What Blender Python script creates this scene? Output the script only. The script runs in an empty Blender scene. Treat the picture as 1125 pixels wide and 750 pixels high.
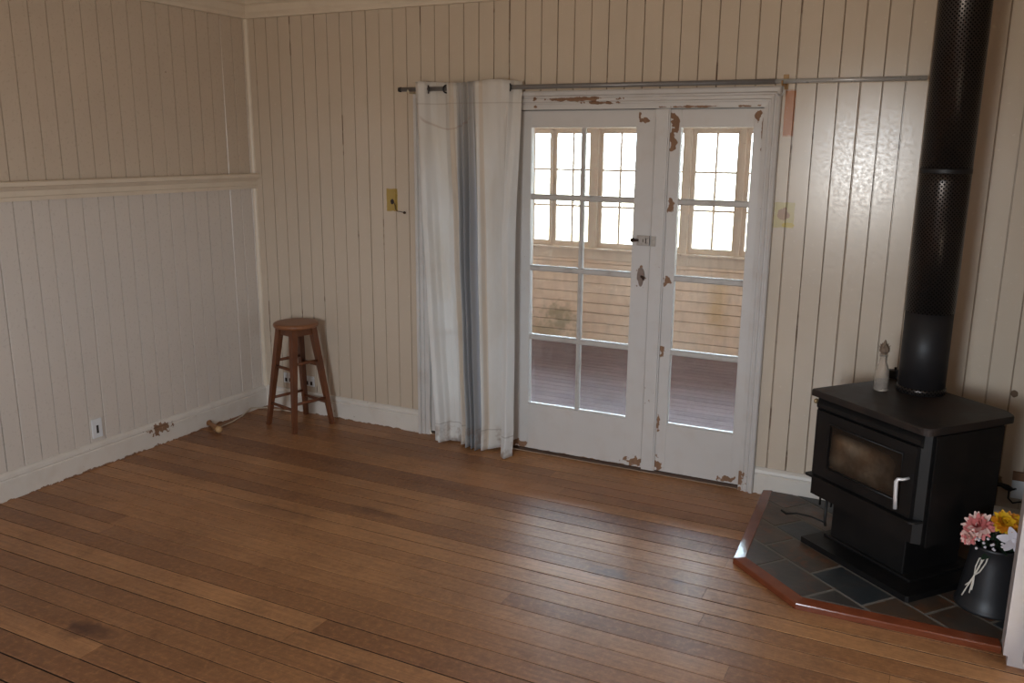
import bpy, bmesh, math, random
from mathutils import Vector, Matrix, noise
PI = math.pi
SC = bpy.context.scene
COL = SC.collection

# ------------------------------------------------------------------ camera
def make_camera():
    yaw, pitch, roll = math.radians(26.64), math.radians(-12.73), math.radians(0.48)
    f = Vector((-math.sin(yaw) * math.cos(pitch), math.cos(yaw) * math.cos(pitch), math.sin(pitch)))
    r = Vector((math.cos(yaw), math.sin(yaw), 0)); u = r.cross(f)
    r2 = r * math.cos(roll) + u * math.sin(roll); u2 = u * math.cos(roll) - r * math.sin(roll)
    m = Matrix((r2, u2, -f)).transposed().to_4x4()
    m.translation = (4.169, -4.464, 1.792)
    cd = bpy.data.cameras.new('camera'); co = bpy.data.objects.new('camera', cd); COL.objects.link(co)
    cd.sensor_width = 36; cd.lens = 951.8 / 1125 * 36; cd.clip_start = 0.05
    co.matrix_world = m; SC.camera = co
make_camera()

# ------------------------------------------------------------------ world, lights, exposure
W = bpy.data.worlds.new('overcast_sky'); SC.world = W; W.use_nodes = True
bg = W.node_tree.nodes['Background']
def sky():
    t = W.node_tree; tc = t.nodes.new('ShaderNodeTexCoord'); sp = t.nodes.new('ShaderNodeSeparateXYZ'); mr = t.nodes.new('ShaderNodeMapRange'); mx = t.nodes.new('ShaderNodeMix')
    mx.data_type = 'RGBA'; mr.inputs[1].default_value = -0.06; mr.inputs[2].default_value = 0.06
    t.links.new(tc.outputs['Generated'], sp.inputs[0]); t.links.new(sp.outputs[2], mr.inputs[0]); t.links.new(mr.outputs[0], mx.inputs[0])
    mx.inputs[6].default_value = (0.34, 0.31, 0.25, 1); mx.inputs[7].default_value = (0.74, 0.87, 1.0, 1)      # sunlit ground below, hazy sky above
    t.links.new(mx.outputs[2], bg.inputs['Color']); bg.inputs['Strength'].default_value = SKY
SKY = 26.0
sky()
SC.view_settings.view_transform = 'Standard'; SC.view_settings.look = 'None'
SC.view_settings.exposure = 0.08; SC.view_settings.gamma = 1.0; SC.view_settings.use_curve_mapping = False
SC.cycles.use_denoising = True
SC.cycles.max_bounces = 10; SC.cycles.diffuse_bounces = 6; SC.cycles.transparent_max_bounces = 16
SC.cycles.sample_clamp_indirect = 6.0

def area(name, loc, direction, sx, sy, power, color, portal=False):
    ld = bpy.data.lights.new(name, 'AREA'); ld.shape = 'RECTANGLE'; ld.size = sx; ld.size_y = sy
    ld.energy = power; ld.color = color
    o = bpy.data.objects.new(name, ld); COL.objects.link(o); o.location = loc
    o.rotation_euler = Vector(direction).to_track_quat('-Z', 'Y').to_euler()
    if portal: ld.cycles.is_portal = True
    return o
# daylight through the right doorway and the front window, plus an added highlight lamp
area('doorway_daylight', (5.30, -1.75, 1.20), (-1, 0.12, -0.16), 0.9, 1.2, 14, (0.84, 0.91, 1.0))
area('window_portal', (3.21, -6.14, 1.575), (0, 1, 0), 1.02, 1.29, 1, (1, 1, 1), portal=True)
area('window_daylight', (3.22, -6.12, 1.50), (0, 1, -0.03), 0.34, 0.44, 28, (1.0, 0.98, 0.95))  # added lamp, brighter than the sky, to put a highlight on the back wall
area('verandah_end_daylight', (5.50, 1.6, 1.5), (-1, 0, -0.1), 2.2, 1.2, 18, (1.0, 0.98, 0.96))  # added fill lamp in front of a solid end wall, brightens the verandah
area('verandah_far_daylight', (-1.50, 1.6, 1.5), (1, 0, -0.1), 2.2, 1.2, 14, (1.0, 0.98, 0.96))  # second added fill, at the other closed end of the verandah
# sky portal outside the verandah windows
area('verandah_portal', (1.8, 3.30, 1.42), (0, -1, 0), 6.2, 1.1, 1, (1, 1, 1), portal=True)

# ------------------------------------------------------------------ helpers: tags
def tag(o, label, cat=None, group=None, kind=None):
    o['label'] = label
    if cat: o['category'] = cat
    if group: o['group'] = group
    if kind: o['kind'] = kind
    return o
def thing(name, label, cat, loc=(0, 0, 0), rotz=0.0, group=None):
    o = bpy.data.objects.new(name, None); COL.objects.link(o)
    o.empty_display_size = 0.1; o.location = loc; o.rotation_euler = (0, 0, rotz)
    return tag(o, label, cat, group)

# ------------------------------------------------------------------ helpers: mesh
class MB:
    def __init__(s): s.v = []; s.f = []; s.mi = []; s.sm = []; s.rnd = []
    def add(s, vs, fs, mi=0, smooth=False, rnd=0.0):
        n = len(s.v); s.v += [tuple(p) for p in vs]
        for f in fs: s.f.append([n + i for i in f]); s.mi.append(mi); s.sm.append(smooth); s.rnd.append(rnd)
    def box(s, a, b, mi=0, bev=0.0, M=None, rnd=0.0):
        x0, y0, z0 = [min(p, q) for p, q in zip(a, b)]; x1, y1, z1 = [max(p, q) for p, q in zip(a, b)]
        if bev <= 0:
            vs = [(x0,y0,z0),(x1,y0,z0),(x1,y1,z0),(x0,y1,z0),(x0,y0,z1),(x1,y0,z1),(x1,y1,z1),(x0,y1,z1)]
            fs = [(0,3,2,1),(4,5,6,7),(0,1,5,4),(1,2,6,5),(2,3,7,6),(3,0,4,7)]
        else:
            bm = bmesh.new()
            bmesh.ops.create_cube(bm, size=1, matrix=Matrix.Translation(((x0+x1)/2,(y0+y1)/2,(z0+z1)/2)) @ Matrix.Diagonal((x1-x0,y1-y0,z1-z0,1)))
            bmesh.ops.bevel(bm, geom=bm.edges[:], offset=bev, segments=2, affect='EDGES', profile=0.6)
            bm.verts.index_update()
            vs = [tuple(v.co) for v in bm.verts]; fs = [[v.index for v in f.verts] for f in bm.faces]; bm.free()
        if M is not None: vs = [tuple(M @ Vector(p)) for p in vs]
        s.add(vs, fs, mi, False, rnd)
    def prism(s, poly, axis, a, b, mi=0, M=None, smooth=False):
        # poly: 2-D points in the plane normal to axis ('x': (y,z), 'y': (x,z), 'z': (x,y)), extruded a..b
        def P(p, t): return (t, p[0], p[1]) if axis == 'x' else (p[0], t, p[1]) if axis == 'y' else (p[0], p[1], t)
        n = len(poly); vs = [P(p, a) for p in poly] + [P(p, b) for p in poly]
        if M is not None: vs = [tuple(M @ Vector(p)) for p in vs]
        fs = [(i, (i+1) % n, n + (i+1) % n, n + i) for i in range(n)] + [list(range(n))[::-1], list(range(n, 2*n))]
        s.add(vs, fs, mi, smooth)
    def tube(s, pts, r, seg=10, mi=0, cap=True, smooth=True):
        pts = [Vector(p) for p in pts]; n = len(pts)
        rs = r if isinstance(r, (list, tuple)) else [r] * n
        vs = []; fs = []; up = None
        for i, p in enumerate(pts):
            t = (pts[min(i+1, n-1)] - pts[max(i-1, 0)]).normalized()
            if up is None:
                up = Vector((0, 0, 1)) if abs(t.z) < 0.9 else Vector((1, 0, 0))
            a = t.cross(up).normalized(); up = a.cross(t).normalized()
            for k in range(seg):
                an = 2 * PI * k / seg
                vs.append(p + a * math.cos(an) * rs[i] + up * math.sin(an) * rs[i])
        for i in range(n - 1):
            for k in range(seg):
                fs.append((i*seg+k, i*seg+(k+1) % seg, (i+1)*seg+(k+1) % seg, (i+1)*seg+k))
        s.add(vs, fs, mi, smooth)
        if cap:
            s.add(vs[:seg], [list(range(seg))], mi); s.add(vs[-seg:], [list(range(seg))[::-1]], mi)
    def lathe(s, prof, seg=32, mi=0, c=(0, 0, 0), smooth=True, M=None):
        vs = []; fs = []; n = len(prof)
        for (r, z) in prof:
            for k in range(seg):
                a = 2 * PI * k / seg; vs.append((c[0] + r*math.cos(a), c[1] + r*math.sin(a), c[2] + z))
        for i in range(n - 1):
            for k in range(seg):
                fs.append((i*seg+k, i*seg+(k+1) % seg, (i+1)*seg+(k+1) % seg, (i+1)*seg+k))
        if prof[0][0] > 1e-5: fs.append(list(range(seg))[::-1])
        if prof[-1][0] > 1e-5: fs.append([(n-1)*seg + k for k in range(seg)])
        if M is not None: vs = [tuple(M @ Vector(p)) for p in vs]
        s.add(vs, fs, mi, smooth)
    def build(s, name, mats, parent=None, loc=None):
        me = bpy.data.meshes.new(name); me.from_pydata(s.v, [], s.f); me.update()
        if not isinstance(mats, (list, tuple)): mats = [mats]
        for m in mats: me.materials.append(m)
        me.polygons.foreach_set('material_index', s.mi); me.polygons.foreach_set('use_smooth', s.sm)
        at = me.attributes.new('rnd', 'FLOAT', 'FACE'); at.data.foreach_set('value', s.rnd)
        bm = bmesh.new(); bm.from_mesh(me); bmesh.ops.remove_doubles(bm, verts=bm.verts, dist=1e-6)
        bmesh.ops.recalc_face_normals(bm, faces=bm.faces); bm.to_mesh(me); bm.free()
        o = bpy.data.objects.new(name, me); COL.objects.link(o)
        if parent is not None: o.parent = parent
        if loc is not None: o.location = loc
        return o

# ------------------------------------------------------------------ helpers: materials
def lin(r, g, b):
    return tuple(((c/255)/12.92 if c/255 <= 0.04045 else ((c/255+0.055)/1.055)**2.4) for c in (r, g, b)) + (1,)
class NT:
    def __init__(s, name):
        s.m = bpy.data.materials.new(name); s.m.use_nodes = True; s.t = s.m.node_tree; s.n = s.t.nodes
        s.b = s.n['Principled BSDF']; s.out = s.n['Material Output']
        s.pos = s.n.new('ShaderNodeNewGeometry').outputs['Position']
    def link(s, a, inp):
        if hasattr(a, 'links'): s.t.links.new(a, inp)
        else: inp.default_value = a
    def math(s, op, a, b=0.0, c=0.0, clamp=False):
        n = s.n.new('ShaderNodeMath'); n.operation = op; n.use_clamp = clamp
        for v, i in zip((a, b, c), n.inputs): s.link(v, i)
        return n.outputs[0]
    def vmath(s, op, a, b=(0, 0, 0)):
        n = s.n.new('ShaderNodeVectorMath'); n.operation = op; s.link(a, n.inputs[0]); s.link(b, n.inputs[1])
        return n.outputs['Value'] if op in ('LENGTH', 'DOT_PRODUCT', 'DISTANCE') else n.outputs[0]
    def noise(s, scale, vec=None, detail=3.0, rough=0.55, color=False):
        n = s.n.new('ShaderNodeTexNoise'); n.inputs['Scale'].default_value = scale
        n.inputs['Detail'].default_value = detail; n.inputs['Roughness'].default_value = rough
        s.link(vec if vec is not None else s.pos, n.inputs['Vector'])
        return n.outputs['Color'] if color else n.outputs['Fac']
    def scaled(s, v, sc): return s.vmath('MULTIPLY', v, sc)
    def ramp(s, v, lo, hi, a=0.0, b=1.0):
        n = s.n.new('ShaderNodeMapRange'); s.link(v, n.inputs[0])
        for x, i in zip((lo, hi, a, b), (1, 2, 3, 4)): n.inputs[i].default_value = x
        n.clamp = True
        return n.outputs[0]
    def mix(s, f, a, b, mode='MIX'):
        n = s.n.new('ShaderNodeMix'); n.data_type = 'RGBA'; n.blend_type = mode
        s.link(f, n.inputs[0]); s.link(a, n.inputs[6]); s.link(b, n.inputs[7])
        return n.outputs[2]
    def attr(s, name):
        n = s.n.new('ShaderNodeAttribute'); n.attribute_name = name; return n.outputs['Fac']
    def bump(s, h, strength=0.3, dist=0.002):
        n = s.n.new('ShaderNodeBump'); n.inputs['Strength'].default_value = strength; n.inputs['Distance'].default_value = dist
        s.link(h, n.inputs['Height']); s.t.links.new(n.outputs[0], s.b.inputs['Normal'])
    def sep(s, v):
        n = s.n.new('ShaderNodeSeparateXYZ'); s.link(v, n.inputs[0]); return n.outputs
    def blob(s, c, r, amp=0.5, nscale=14.0, box=False, soft=0.05):
        # 1 inside a noisy ellipsoid (or box) around c
        d = s.vmath('DIVIDE', s.vmath('SUBTRACT', s.pos, c), r)
        if box:
            x = s.sep(s.vmath('ABSOLUTE', d)); l = s.math('MAXIMUM', s.math('MAXIMUM', x[0], x[1]), x[2])
        else: l = s.vmath('LENGTH', d)
        if amp: l = s.math('ADD', l, s.math('MULTIPLY', s.math('SUBTRACT', s.noise(nscale, detail=4), 0.5), amp * 2))
        return s.ramp(l, 1.0 - soft, 1.0 + soft, 1.0, 0.0)
    def any(s, ms):
        r = ms[0]
        for m in ms[1:]: r = s.math('MAXIMUM', r, m)
        return r
    def done(s, color, rough=0.5, metal=0.0, spec=0.5):
        s.link(color, s.b.inputs['Base Color']); s.link(rough, s.b.inputs['Roughness'])
        s.b.inputs['Metallic'].default_value = metal; s.b.inputs['Specular IOR Level'].default_value = spec
        return s.m
def plain(name, col, rough=0.5, metal=0.0, var=0.10, scale=18.0, bump=0.0, spec=0.5):
    t = NT(name); n = t.noise(scale)
    dark = tuple(c * (1 - var * 2) for c in col[:3]) + (1,)
    if bump: t.bump(t.noise(scale * 6), bump)
    return t.done(t.mix(n, col, dark), t.ramp(n, 0.2, 0.8, max(0.03, rough - 0.06), min(1, rough + 0.06)), metal, spec)
WOOD = lin(150, 114, 86)
def painted(name, base, rough=0.4, blobs=(), micro=0.0, dirt=0.25, extra=None, dirtcol=None):
    """old gloss paint: mottled, dusty, flaked to bare wood at the listed places (and at random where micro > 0)"""
    t = NT(name)
    n1 = t.noise(1.7, detail=2); n2 = t.noise(9, detail=5); n3 = t.noise(60, detail=2)
    c = t.mix(t.ramp(n1, 0.3, 0.7, 0, 0.6), base, tuple(x * 0.90 for x in base[:3]) + (1,))
    c = t.mix(t.ramp(n2, 0.5, 0.85, 0, dirt), c, dirtcol or lin(165, 135, 105))
    ms = [t.blob(b[0], [x * 0.75 for x in b[1]], 2.6, max(b[3] * 1.8, 26)) for b in blobs]
    if micro:
        ms.append(t.math('MULTIPLY', t.ramp(t.noise(55, detail=3), 0.70, 0.72), t.ramp(t.noise(2.3, detail=2), 0.56 - micro * 0.1, 0.62)))
    if extra: c = extra(t, c)
    if ms:
        k = t.any(ms)
        wood = t.mix(t.noise(1.0, t.scaled(t.pos, (40, 40, 5))), WOOD, lin(104, 74, 54))
        c = t.mix(k, c, wood)
        rr = t.math('MAXIMUM', t.math('MULTIPLY', k, 0.75), t.ramp(n3, 0.3, 0.7, rough - 0.05, rough + 0.07))
        t.bump(t.math('SUBTRACT', t.math('MULTIPLY', n2, 0.4), k), 0.35, 0.0015)
    else:
        rr = t.ramp(n3, 0.3, 0.7, rough - 0.05, rough + 0.07)
        t.bump(t.noise(1, t.scaled(t.pos, (110, 110, 3))), 0.06, 0.0006)
    return t.done(c, rr)
def glass_mat(name, tint=(0.95, 0.97, 0.97, 1), refl=0.10, rough=0.03, dirt=0.0):
    m = bpy.data.materials.new(name); m.use_nodes = True; t = m.node_tree; t.nodes.clear()
    out = t.nodes.new('ShaderNodeOutputMaterial'); tr = t.nodes.new('ShaderNodeBsdfTransparent'); gl = t.nodes.new('ShaderNodeBsdfGlossy')
    fr = t.nodes.new('ShaderNodeFresnel'); fr.inputs['IOR'].default_value = 1.5
    tr.inputs[0].default_value = tint; gl.inputs['Roughness'].default_value = rough
    mx = t.nodes.new('ShaderNodeMixShader')
    t.links.new(fr.outputs[0], mx.inputs[0]); t.links.new(tr.outputs[0], mx.inputs[1]); t.links.new(gl.outputs[0], mx.inputs[2])
    last = mx.outputs[0]
    if dirt:
        df = t.nodes.new('ShaderNodeBsdfDiffuse'); df.inputs[0].default_value = (0.7, 0.66, 0.6, 1)
        no = t.nodes.new('ShaderNodeTexNoise'); no.inputs['Scale'].default_value = 12; no.inputs['Detail'].default_value = 6
        mr = t.nodes.new('ShaderNodeMapRange'); mr.inputs[1].default_value = 0.45; mr.inputs[2].default_value = 0.8; mr.inputs[4].default_value = dirt
        t.links.new(no.outputs['Fac'], mr.inputs[0])
        m2 = t.nodes.new('ShaderNodeMixShader'); t.links.new(mr.outputs[0], m2.inputs[0]); t.links.new(last, m2.inputs[1]); t.links.new(df.outputs[0], m2.inputs[2]); last = m2.outputs[0]
    t.links.new(last, out.inputs[0])
    return m

CREAM = lin(200, 184, 165)
PITCH = 0.0963; SEAM0 = 3.632          # back wall board pitch and one seam
LP = 0.098; LSEAM = -1.598             # left wall
# ---- wall materials
def seam_wear(axis, pitch, seam0, thr, keep=None):
    def fx(t, c):
        x = t.sep(t.pos)
        a = t.math('SUBTRACT', x[axis], seam0); a = t.math('PINGPONG', a, pitch / 2)      # distance to the nearest seam
        near = t.ramp(a, 0.0, 0.006, 1, 0)
        idx = t.math('ROUND', t.math('DIVIDE', t.math('SUBTRACT', x[axis], seam0), pitch))
        cb = t.n.new('ShaderNodeCombineXYZ'); t.link(idx, cb.inputs[0]); t.link(t.math('MULTIPLY', x[2], 1.0), cb.inputs[2])
        per = t.noise(1.0, t.scaled(cb.outputs[0], (7.31, 0, 1.3)), detail=5, rough=0.7)
        k = t.math('MULTIPLY', near, t.ramp(per, thr, thr + 0.03))
        c = t.mix(t.math('MULTIPLY', k, 0.85), c, lin(96, 60, 40))
        g = t.math('MULTIPLY', t.ramp(a, 0.0, 0.0035, 1, 0), 0.35)
        c = t.mix(g, c, lin(120, 92, 68))
        # nail heads and knocks
        v = t.n.new('ShaderNodeTexVoronoi'); v.inputs['Scale'].default_value = 3.1; t.link(t.pos, v.inputs['Vector'])
        c = t.mix(t.ramp(v.outputs['Distance'], 0.012, 0.02, 0.6, 0), c, lin(95, 70, 52))
        return keep(t, c) if keep else c
    return fx
def back_marks(t, c):
    def over(m, col):
        nonlocal c; c = t.mix(m, c, col)
    over(t.blob((1.100, 0, 1.462), (0.040, 0.05, 0.068), 0.10, 30, True), lin(168, 140, 72))      # yellow plate outline
    over(t.blob((1.100, 0, 1.452), (0.013, 0.05, 0.016), 0.25, 60), lin(40, 22, 14))
    over(t.blob((3.430, 0, 1.468), (0.048, 0.05, 0.062), 0.12, 30, True), lin(186, 170, 120))
    over(t.blob((3.425, 0, 1.472), (0.028, 0.05, 0.030), 0.8, 40), lin(160, 126, 96))
    over(t.blob((3.452, 0, 1.420), (0.030, 0.05, 0.012), 0.4, 40), lin(190, 168, 80))
    over(t.blob((3.418, 0, 1.955), (0.0245, 0.05, 0.108), 0.05, 30, True), lin(172, 108, 54))     # bare strip where a block came off
    over(t.blob((4.46, 0, 0.27), (0.055, 0.05, 0.035), 0.8, 14), lin(120, 108, 92))               # soot by the outlet
    over(t.blob((4.515, 0, 0.70), (0.016, 0.05, 0.016), 0.5, 40), lin(110, 90, 74))
    return c
def dado(t, c):          # the boards under the rail are painted a cooler white
    return t.mix(t.ramp(t.sep(t.pos)[2], 1.545, 1.555, 0.85, 0.0), c, t.mix(0.55, c, lin(216, 213, 211)))
M_wall_back = painted('cream_paint_back_wall', CREAM, 0.21, extra=seam_wear(0, PITCH, SEAM0, 0.60, back_marks), dirt=0.10)
M_wall_left = painted('cream_paint_left_wall', CREAM, 0.30, extra=seam_wear(1, LP, LSEAM, 0.63, dado), dirt=0.10)
M_wall_plain = painted('cream_paint_plain', CREAM, 0.4)
M_trim = painted('cream_trim_paint', lin(218, 204, 184), 0.36, micro=0.1, dirt=0.2)
M_base = painted('white_skirting_paint', lin(214, 207, 198), 0.36, dirt=0.25, micro=0.5, blobs=[
    ((0.02, -0.95, 0.10), (0.03, 0.10, 0.035), 0.9, 22), ((0.02, -1.45, 0.0), (0.05, 0.55, 0.010), 0.8, 9), ((0.02, -0.7, 0.0), (0.05, 0.3, 0.008), 0.8, 9),
    ((0.8, -0.02, 0.0), (0.5, 0.05, 0.007), 0.9, 9), ((3.5, -0.02, 0.0), (0.3, 0.05, 0.008), 0.9, 12)])
M_ceiling = painted('white_ceiling_paint', lin(225, 215, 200), 0.5)
WHITE = lin(200, 195, 191)
M_casing = painted('white_casing_paint', WHITE, 0.36, micro=0.6, dirt=0.25, blobs=[
    ((2.33, -0.03, 2.037), (0.25, 0.06, 0.010), 0.9, 10), ((2.45, -0.03, 2.018), (0.12, 0.06, 0.009), 0.9, 14), ((2.95, -0.03, 1.992), (0.25, 0.06, 0.006), 0.9, 10),
    ((3.31, -0.02, 0.045), (0.025, 0.06, 0.07), 0.9, 18), ((2.07, -0.03, 2.04), (0.012, 0.05, 0.012), 0.6, 40), ((2.07, -0.03, 2.0), (0.012, 0.05, 0.008), 0.6, 40)])
M_door = painted('white_door_paint', WHITE, 0.36, micro=0.7, dirt=0.18, blobs=[
    ((2.663, 0, 1.945), (0.008, 0.05, 0.035), 0.8, 20), ((2.69, 0, 1.93), (0.03, 0.05, 0.018), 0.9, 25),
    ((2.705, 0, 1.11), (0.026, 0.05, 0.05), 0.5, 25), ((2.69, 0, 1.30), (0.028, 0.05, 0.018), 0.8, 25), ((2.64, 0, 1.31), (0.012, 0.05, 0.02), 0.6, 25),
    ((2.852, 0, 1.92), (0.030, 0.05, 0.06), 0.45, 14), ((2.846, 0, 1.82), (0.020, 0.05, 0.06), 0.6, 14), ((3.275, 0, 1.945), (0.026, 0.05, 0.03), 0.6, 20), ((3.297, 0, 1.88), (0.007, 0.05, 0.10), 0.6, 20),
    ((2.853, 0, 1.49), (0.022, 0.05, 0.045), 0.55, 18), ((2.85, 0, 1.10), (0.024, 0.05, 0.030), 0.6, 20), ((2.846, 0, 0.70), (0.018, 0.05, 0.045), 0.5, 18), ((2.838, 0, 0.30), (0.010, 0.05, 0.06), 0.7, 18),
    ((2.72, 0, 0.055), (0.07, 0.05, 0.030), 0.7, 16), ((1.985, 0, 0.045), (0.055, 0.05, 0.024), 0.4, 14), ((2.85, 0, 0.06), (0.03, 0.05, 0.05), 0.8, 16), ((3.23, 0, 0.045), (0.07, 0.05, 0.02), 0.9, 16),
    ((2.40, 0, 0.02), (0.5, 0.05, 0.006), 0.9, 12)])
M_bars = painted('grimy_white_glazing_bars', lin(184, 178, 172), 0.45, micro=0.9, dirt=0.8, dirtcol=lin(126, 104, 88))  # darker base paints in the backlit shade, grime and flaking over it
M_sash = painted('white_sash_paint', lin(222, 206, 190), 0.4, micro=0.5)
M_glass = glass_mat('door_glass', dirt=0.10); M_glass2 = glass_mat('sash_glass')
# ---- floors
def floor_mat(name, a, b, c2, rough, stains=(), spec=0.5):
    t = NT(name)
    r = t.attr('rnd')
    off = t.n.new('ShaderNodeCombineXYZ'); t.link(t.math('MULTIPLY', r, 37.0), off.inputs[0]); t.link(t.math('MULTIPLY', r, 11.0), off.inputs[1])
    v = t.vmath('ADD', t.pos, off.outputs[0])
    grain = t.noise(1, t.scaled(v, (3.0, 70, 1)), detail=5, rough=0.6)
    fine = t.noise(1, t.scaled(v, (9, 240, 1)), detail=3)
    big = t.noise(1.1, detail=3)
    c = t.mix(r, a, b)
    c = t.mix(t.ramp(grain, 0.35, 0.75, 0, 0.55), c, c2)
    c = t.mix(t.ramp(fine, 0.5, 0.8, 0, 0.35), c, tuple(x * 0.5 for x in c2[:3]) + (1,))
    c = t.mix(t.ramp(big, 0.42, 0.68, 0, 0.45), c, tuple(x * 0.62 for x in a[:3]) + (1,))
    dirt = t.noise(5, detail=6, rough=0.7); wear = t.noise(38, detail=5, rough=0.7)
    c = t.mix(t.ramp(wear, 0.5, 0.75, 0, 0.35), c, tuple(min(1, x * 1.25) for x in b[:3]) + (1,))
    c = t.mix(t.ramp(wear, 0.48, 0.28, 0, 0.35), c, tuple(x * 0.45 for x in a[:3]) + (1,))
    c = t.mix(t.ramp(dirt, 0.55, 0.78, 0, 0.6), c, tuple(x * 0.45 for x in a[:3]) + (1,))
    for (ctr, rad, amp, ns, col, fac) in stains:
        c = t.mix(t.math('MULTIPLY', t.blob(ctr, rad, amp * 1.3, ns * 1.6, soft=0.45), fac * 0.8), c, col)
    t.bump(t.math('ADD', grain, t.math('MULTIPLY', big, 1.5)), 0.25, 0.0012)
    return t.done(c, t.ramp(dirt, 0.3, 0.75, rough - 0.07, rough + 0.12), 0.0, spec)
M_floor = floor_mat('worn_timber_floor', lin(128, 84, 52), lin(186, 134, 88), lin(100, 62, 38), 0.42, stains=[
    ((1.44, -2.54, 0), (0.10, 0.035, 0.1), 0.7, 16, lin(60, 30, 20), 0.75), ((1.40, -2.57, 0), (0.05, 0.05, 0.1), 0.7, 16, lin(60, 30, 20), 0.6),
    ((1.74, -1.16, 0), (0.13, 0.035, 0.1), 0.7, 12, lin(70, 40, 28), 0.6), ((1.29, -1.38, 0), (0.2, 0.05, 0.1), 0.8, 9, lin(80, 48, 32), 0.5),
    ((3.02, -1.22, 0), (0.10, 0.04, 0.1), 0.8, 14, lin(66, 50, 46), 0.6), ((3.30, -1.15, 0), (0.03, 0.02, 0.1), 0.8, 14, lin(66, 50, 46), 0.5),
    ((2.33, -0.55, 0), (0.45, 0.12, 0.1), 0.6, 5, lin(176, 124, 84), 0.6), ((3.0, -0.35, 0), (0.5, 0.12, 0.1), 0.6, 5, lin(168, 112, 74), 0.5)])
M_gap = plain('dark_floor_gap', lin(38, 26, 20), 0.9)
M_vfloor = floor_mat('verandah_boards', lin(126, 113, 122), lin(144, 129, 136), lin(104, 86, 90), 0.6, spec=0.12)
def vwall_extra(t, c):
    c = t.mix(t.math('MULTIPLY', t.blob((0.92, 3.03, 0.20), (0.13, 0.1, 0.09), 1.8, 16, soft=0.5), 0.6), c, lin(128, 128, 96))
    c = t.mix(t.math('MULTIPLY', t.blob((0.75, 3.03, 0.06), (0.25, 0.1, 0.06), 1.6, 14, soft=0.5), 0.5), c, lin(140, 132, 98))
    c = t.mix(t.math('MULTIPLY', t.blob((2.42, 3.03, 0.42), (0.08, 0.1, 0.26), 1.2, 8, soft=0.6), 0.5), c, lin(206, 172, 104))
    return c
M_vwall = painted('peach_verandah_lining', lin(238, 216, 197), 0.5, dirt=0.25, extra=vwall_extra, micro=0.4)
M_vpost = painted('peach_verandah_post', lin(216, 202, 188), 0.5, dirt=0.45, dirtcol=lin(200, 155, 128), micro=0.4)

# ------------------------------------------------------------------ structure: floor
rng = random.Random(4)
def boards(name, x0, x1, y0, y1, pitch, seam, z, mat, sub, rng, gap=0.0042, lmin=3.2, lmax=6.0):
    m = MB(); n0 = math.floor((y0 - seam) / pitch) ; k = n0
    while seam + k * pitch < y1:
        a = max(y0, seam + k*pitch) ; b = min(y1, seam + (k+1)*pitch); k += 1
        if b - a < 0.004: continue
        x = x0 - rng.uniform(0, lmin)
        while x < x1:
            e = x + rng.uniform(lmin, lmax)
            xa, xb = max(x, x0), min(e, x1)
            g = gap * rng.choice((0.6, 1, 1, 1.5))
            if xb - xa > 0.01:
                ya, yb = a + g/2, b - g/2; xa2, xb2 = xa + 0.0006, xb - 0.0006; h = 0.0016
                vs = [(xa2,ya,z-0.012),(xb2,ya,z-0.012),(xb2,yb,z-0.012),(xa2,yb,z-0.012),(xa2,ya,z-h),(xb2,ya,z-h),(xb2,yb,z-h),(xa2,yb,z-h),
                      (xa2,ya+0.0015,z),(xb2,ya+0.0015,z),(xb2,yb-0.0015,z),(xa2,yb-0.0015,z)]
                m.add(vs, [(4,5,9,8),(6,7,11,10),(5,6,10,9),(7,4,8,11),(8,9,10,11)], 0, False, rng.random()); m.add(vs, [(0,1,5,4),(2,3,7,6),(1,2,6,5),(3,0,4,7)], 1)
            x = e
    m.box((x0, y0, z - 0.06), (x1, y1, z - 0.010), 1)
    return m.build(name, [mat, sub])
RX, RY, RZ = 4.62, -6.0, 3.25
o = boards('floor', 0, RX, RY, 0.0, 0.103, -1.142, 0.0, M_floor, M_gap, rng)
tag(o, 'worn brown timber board floor of the room', 'floor', kind='structure')

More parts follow.
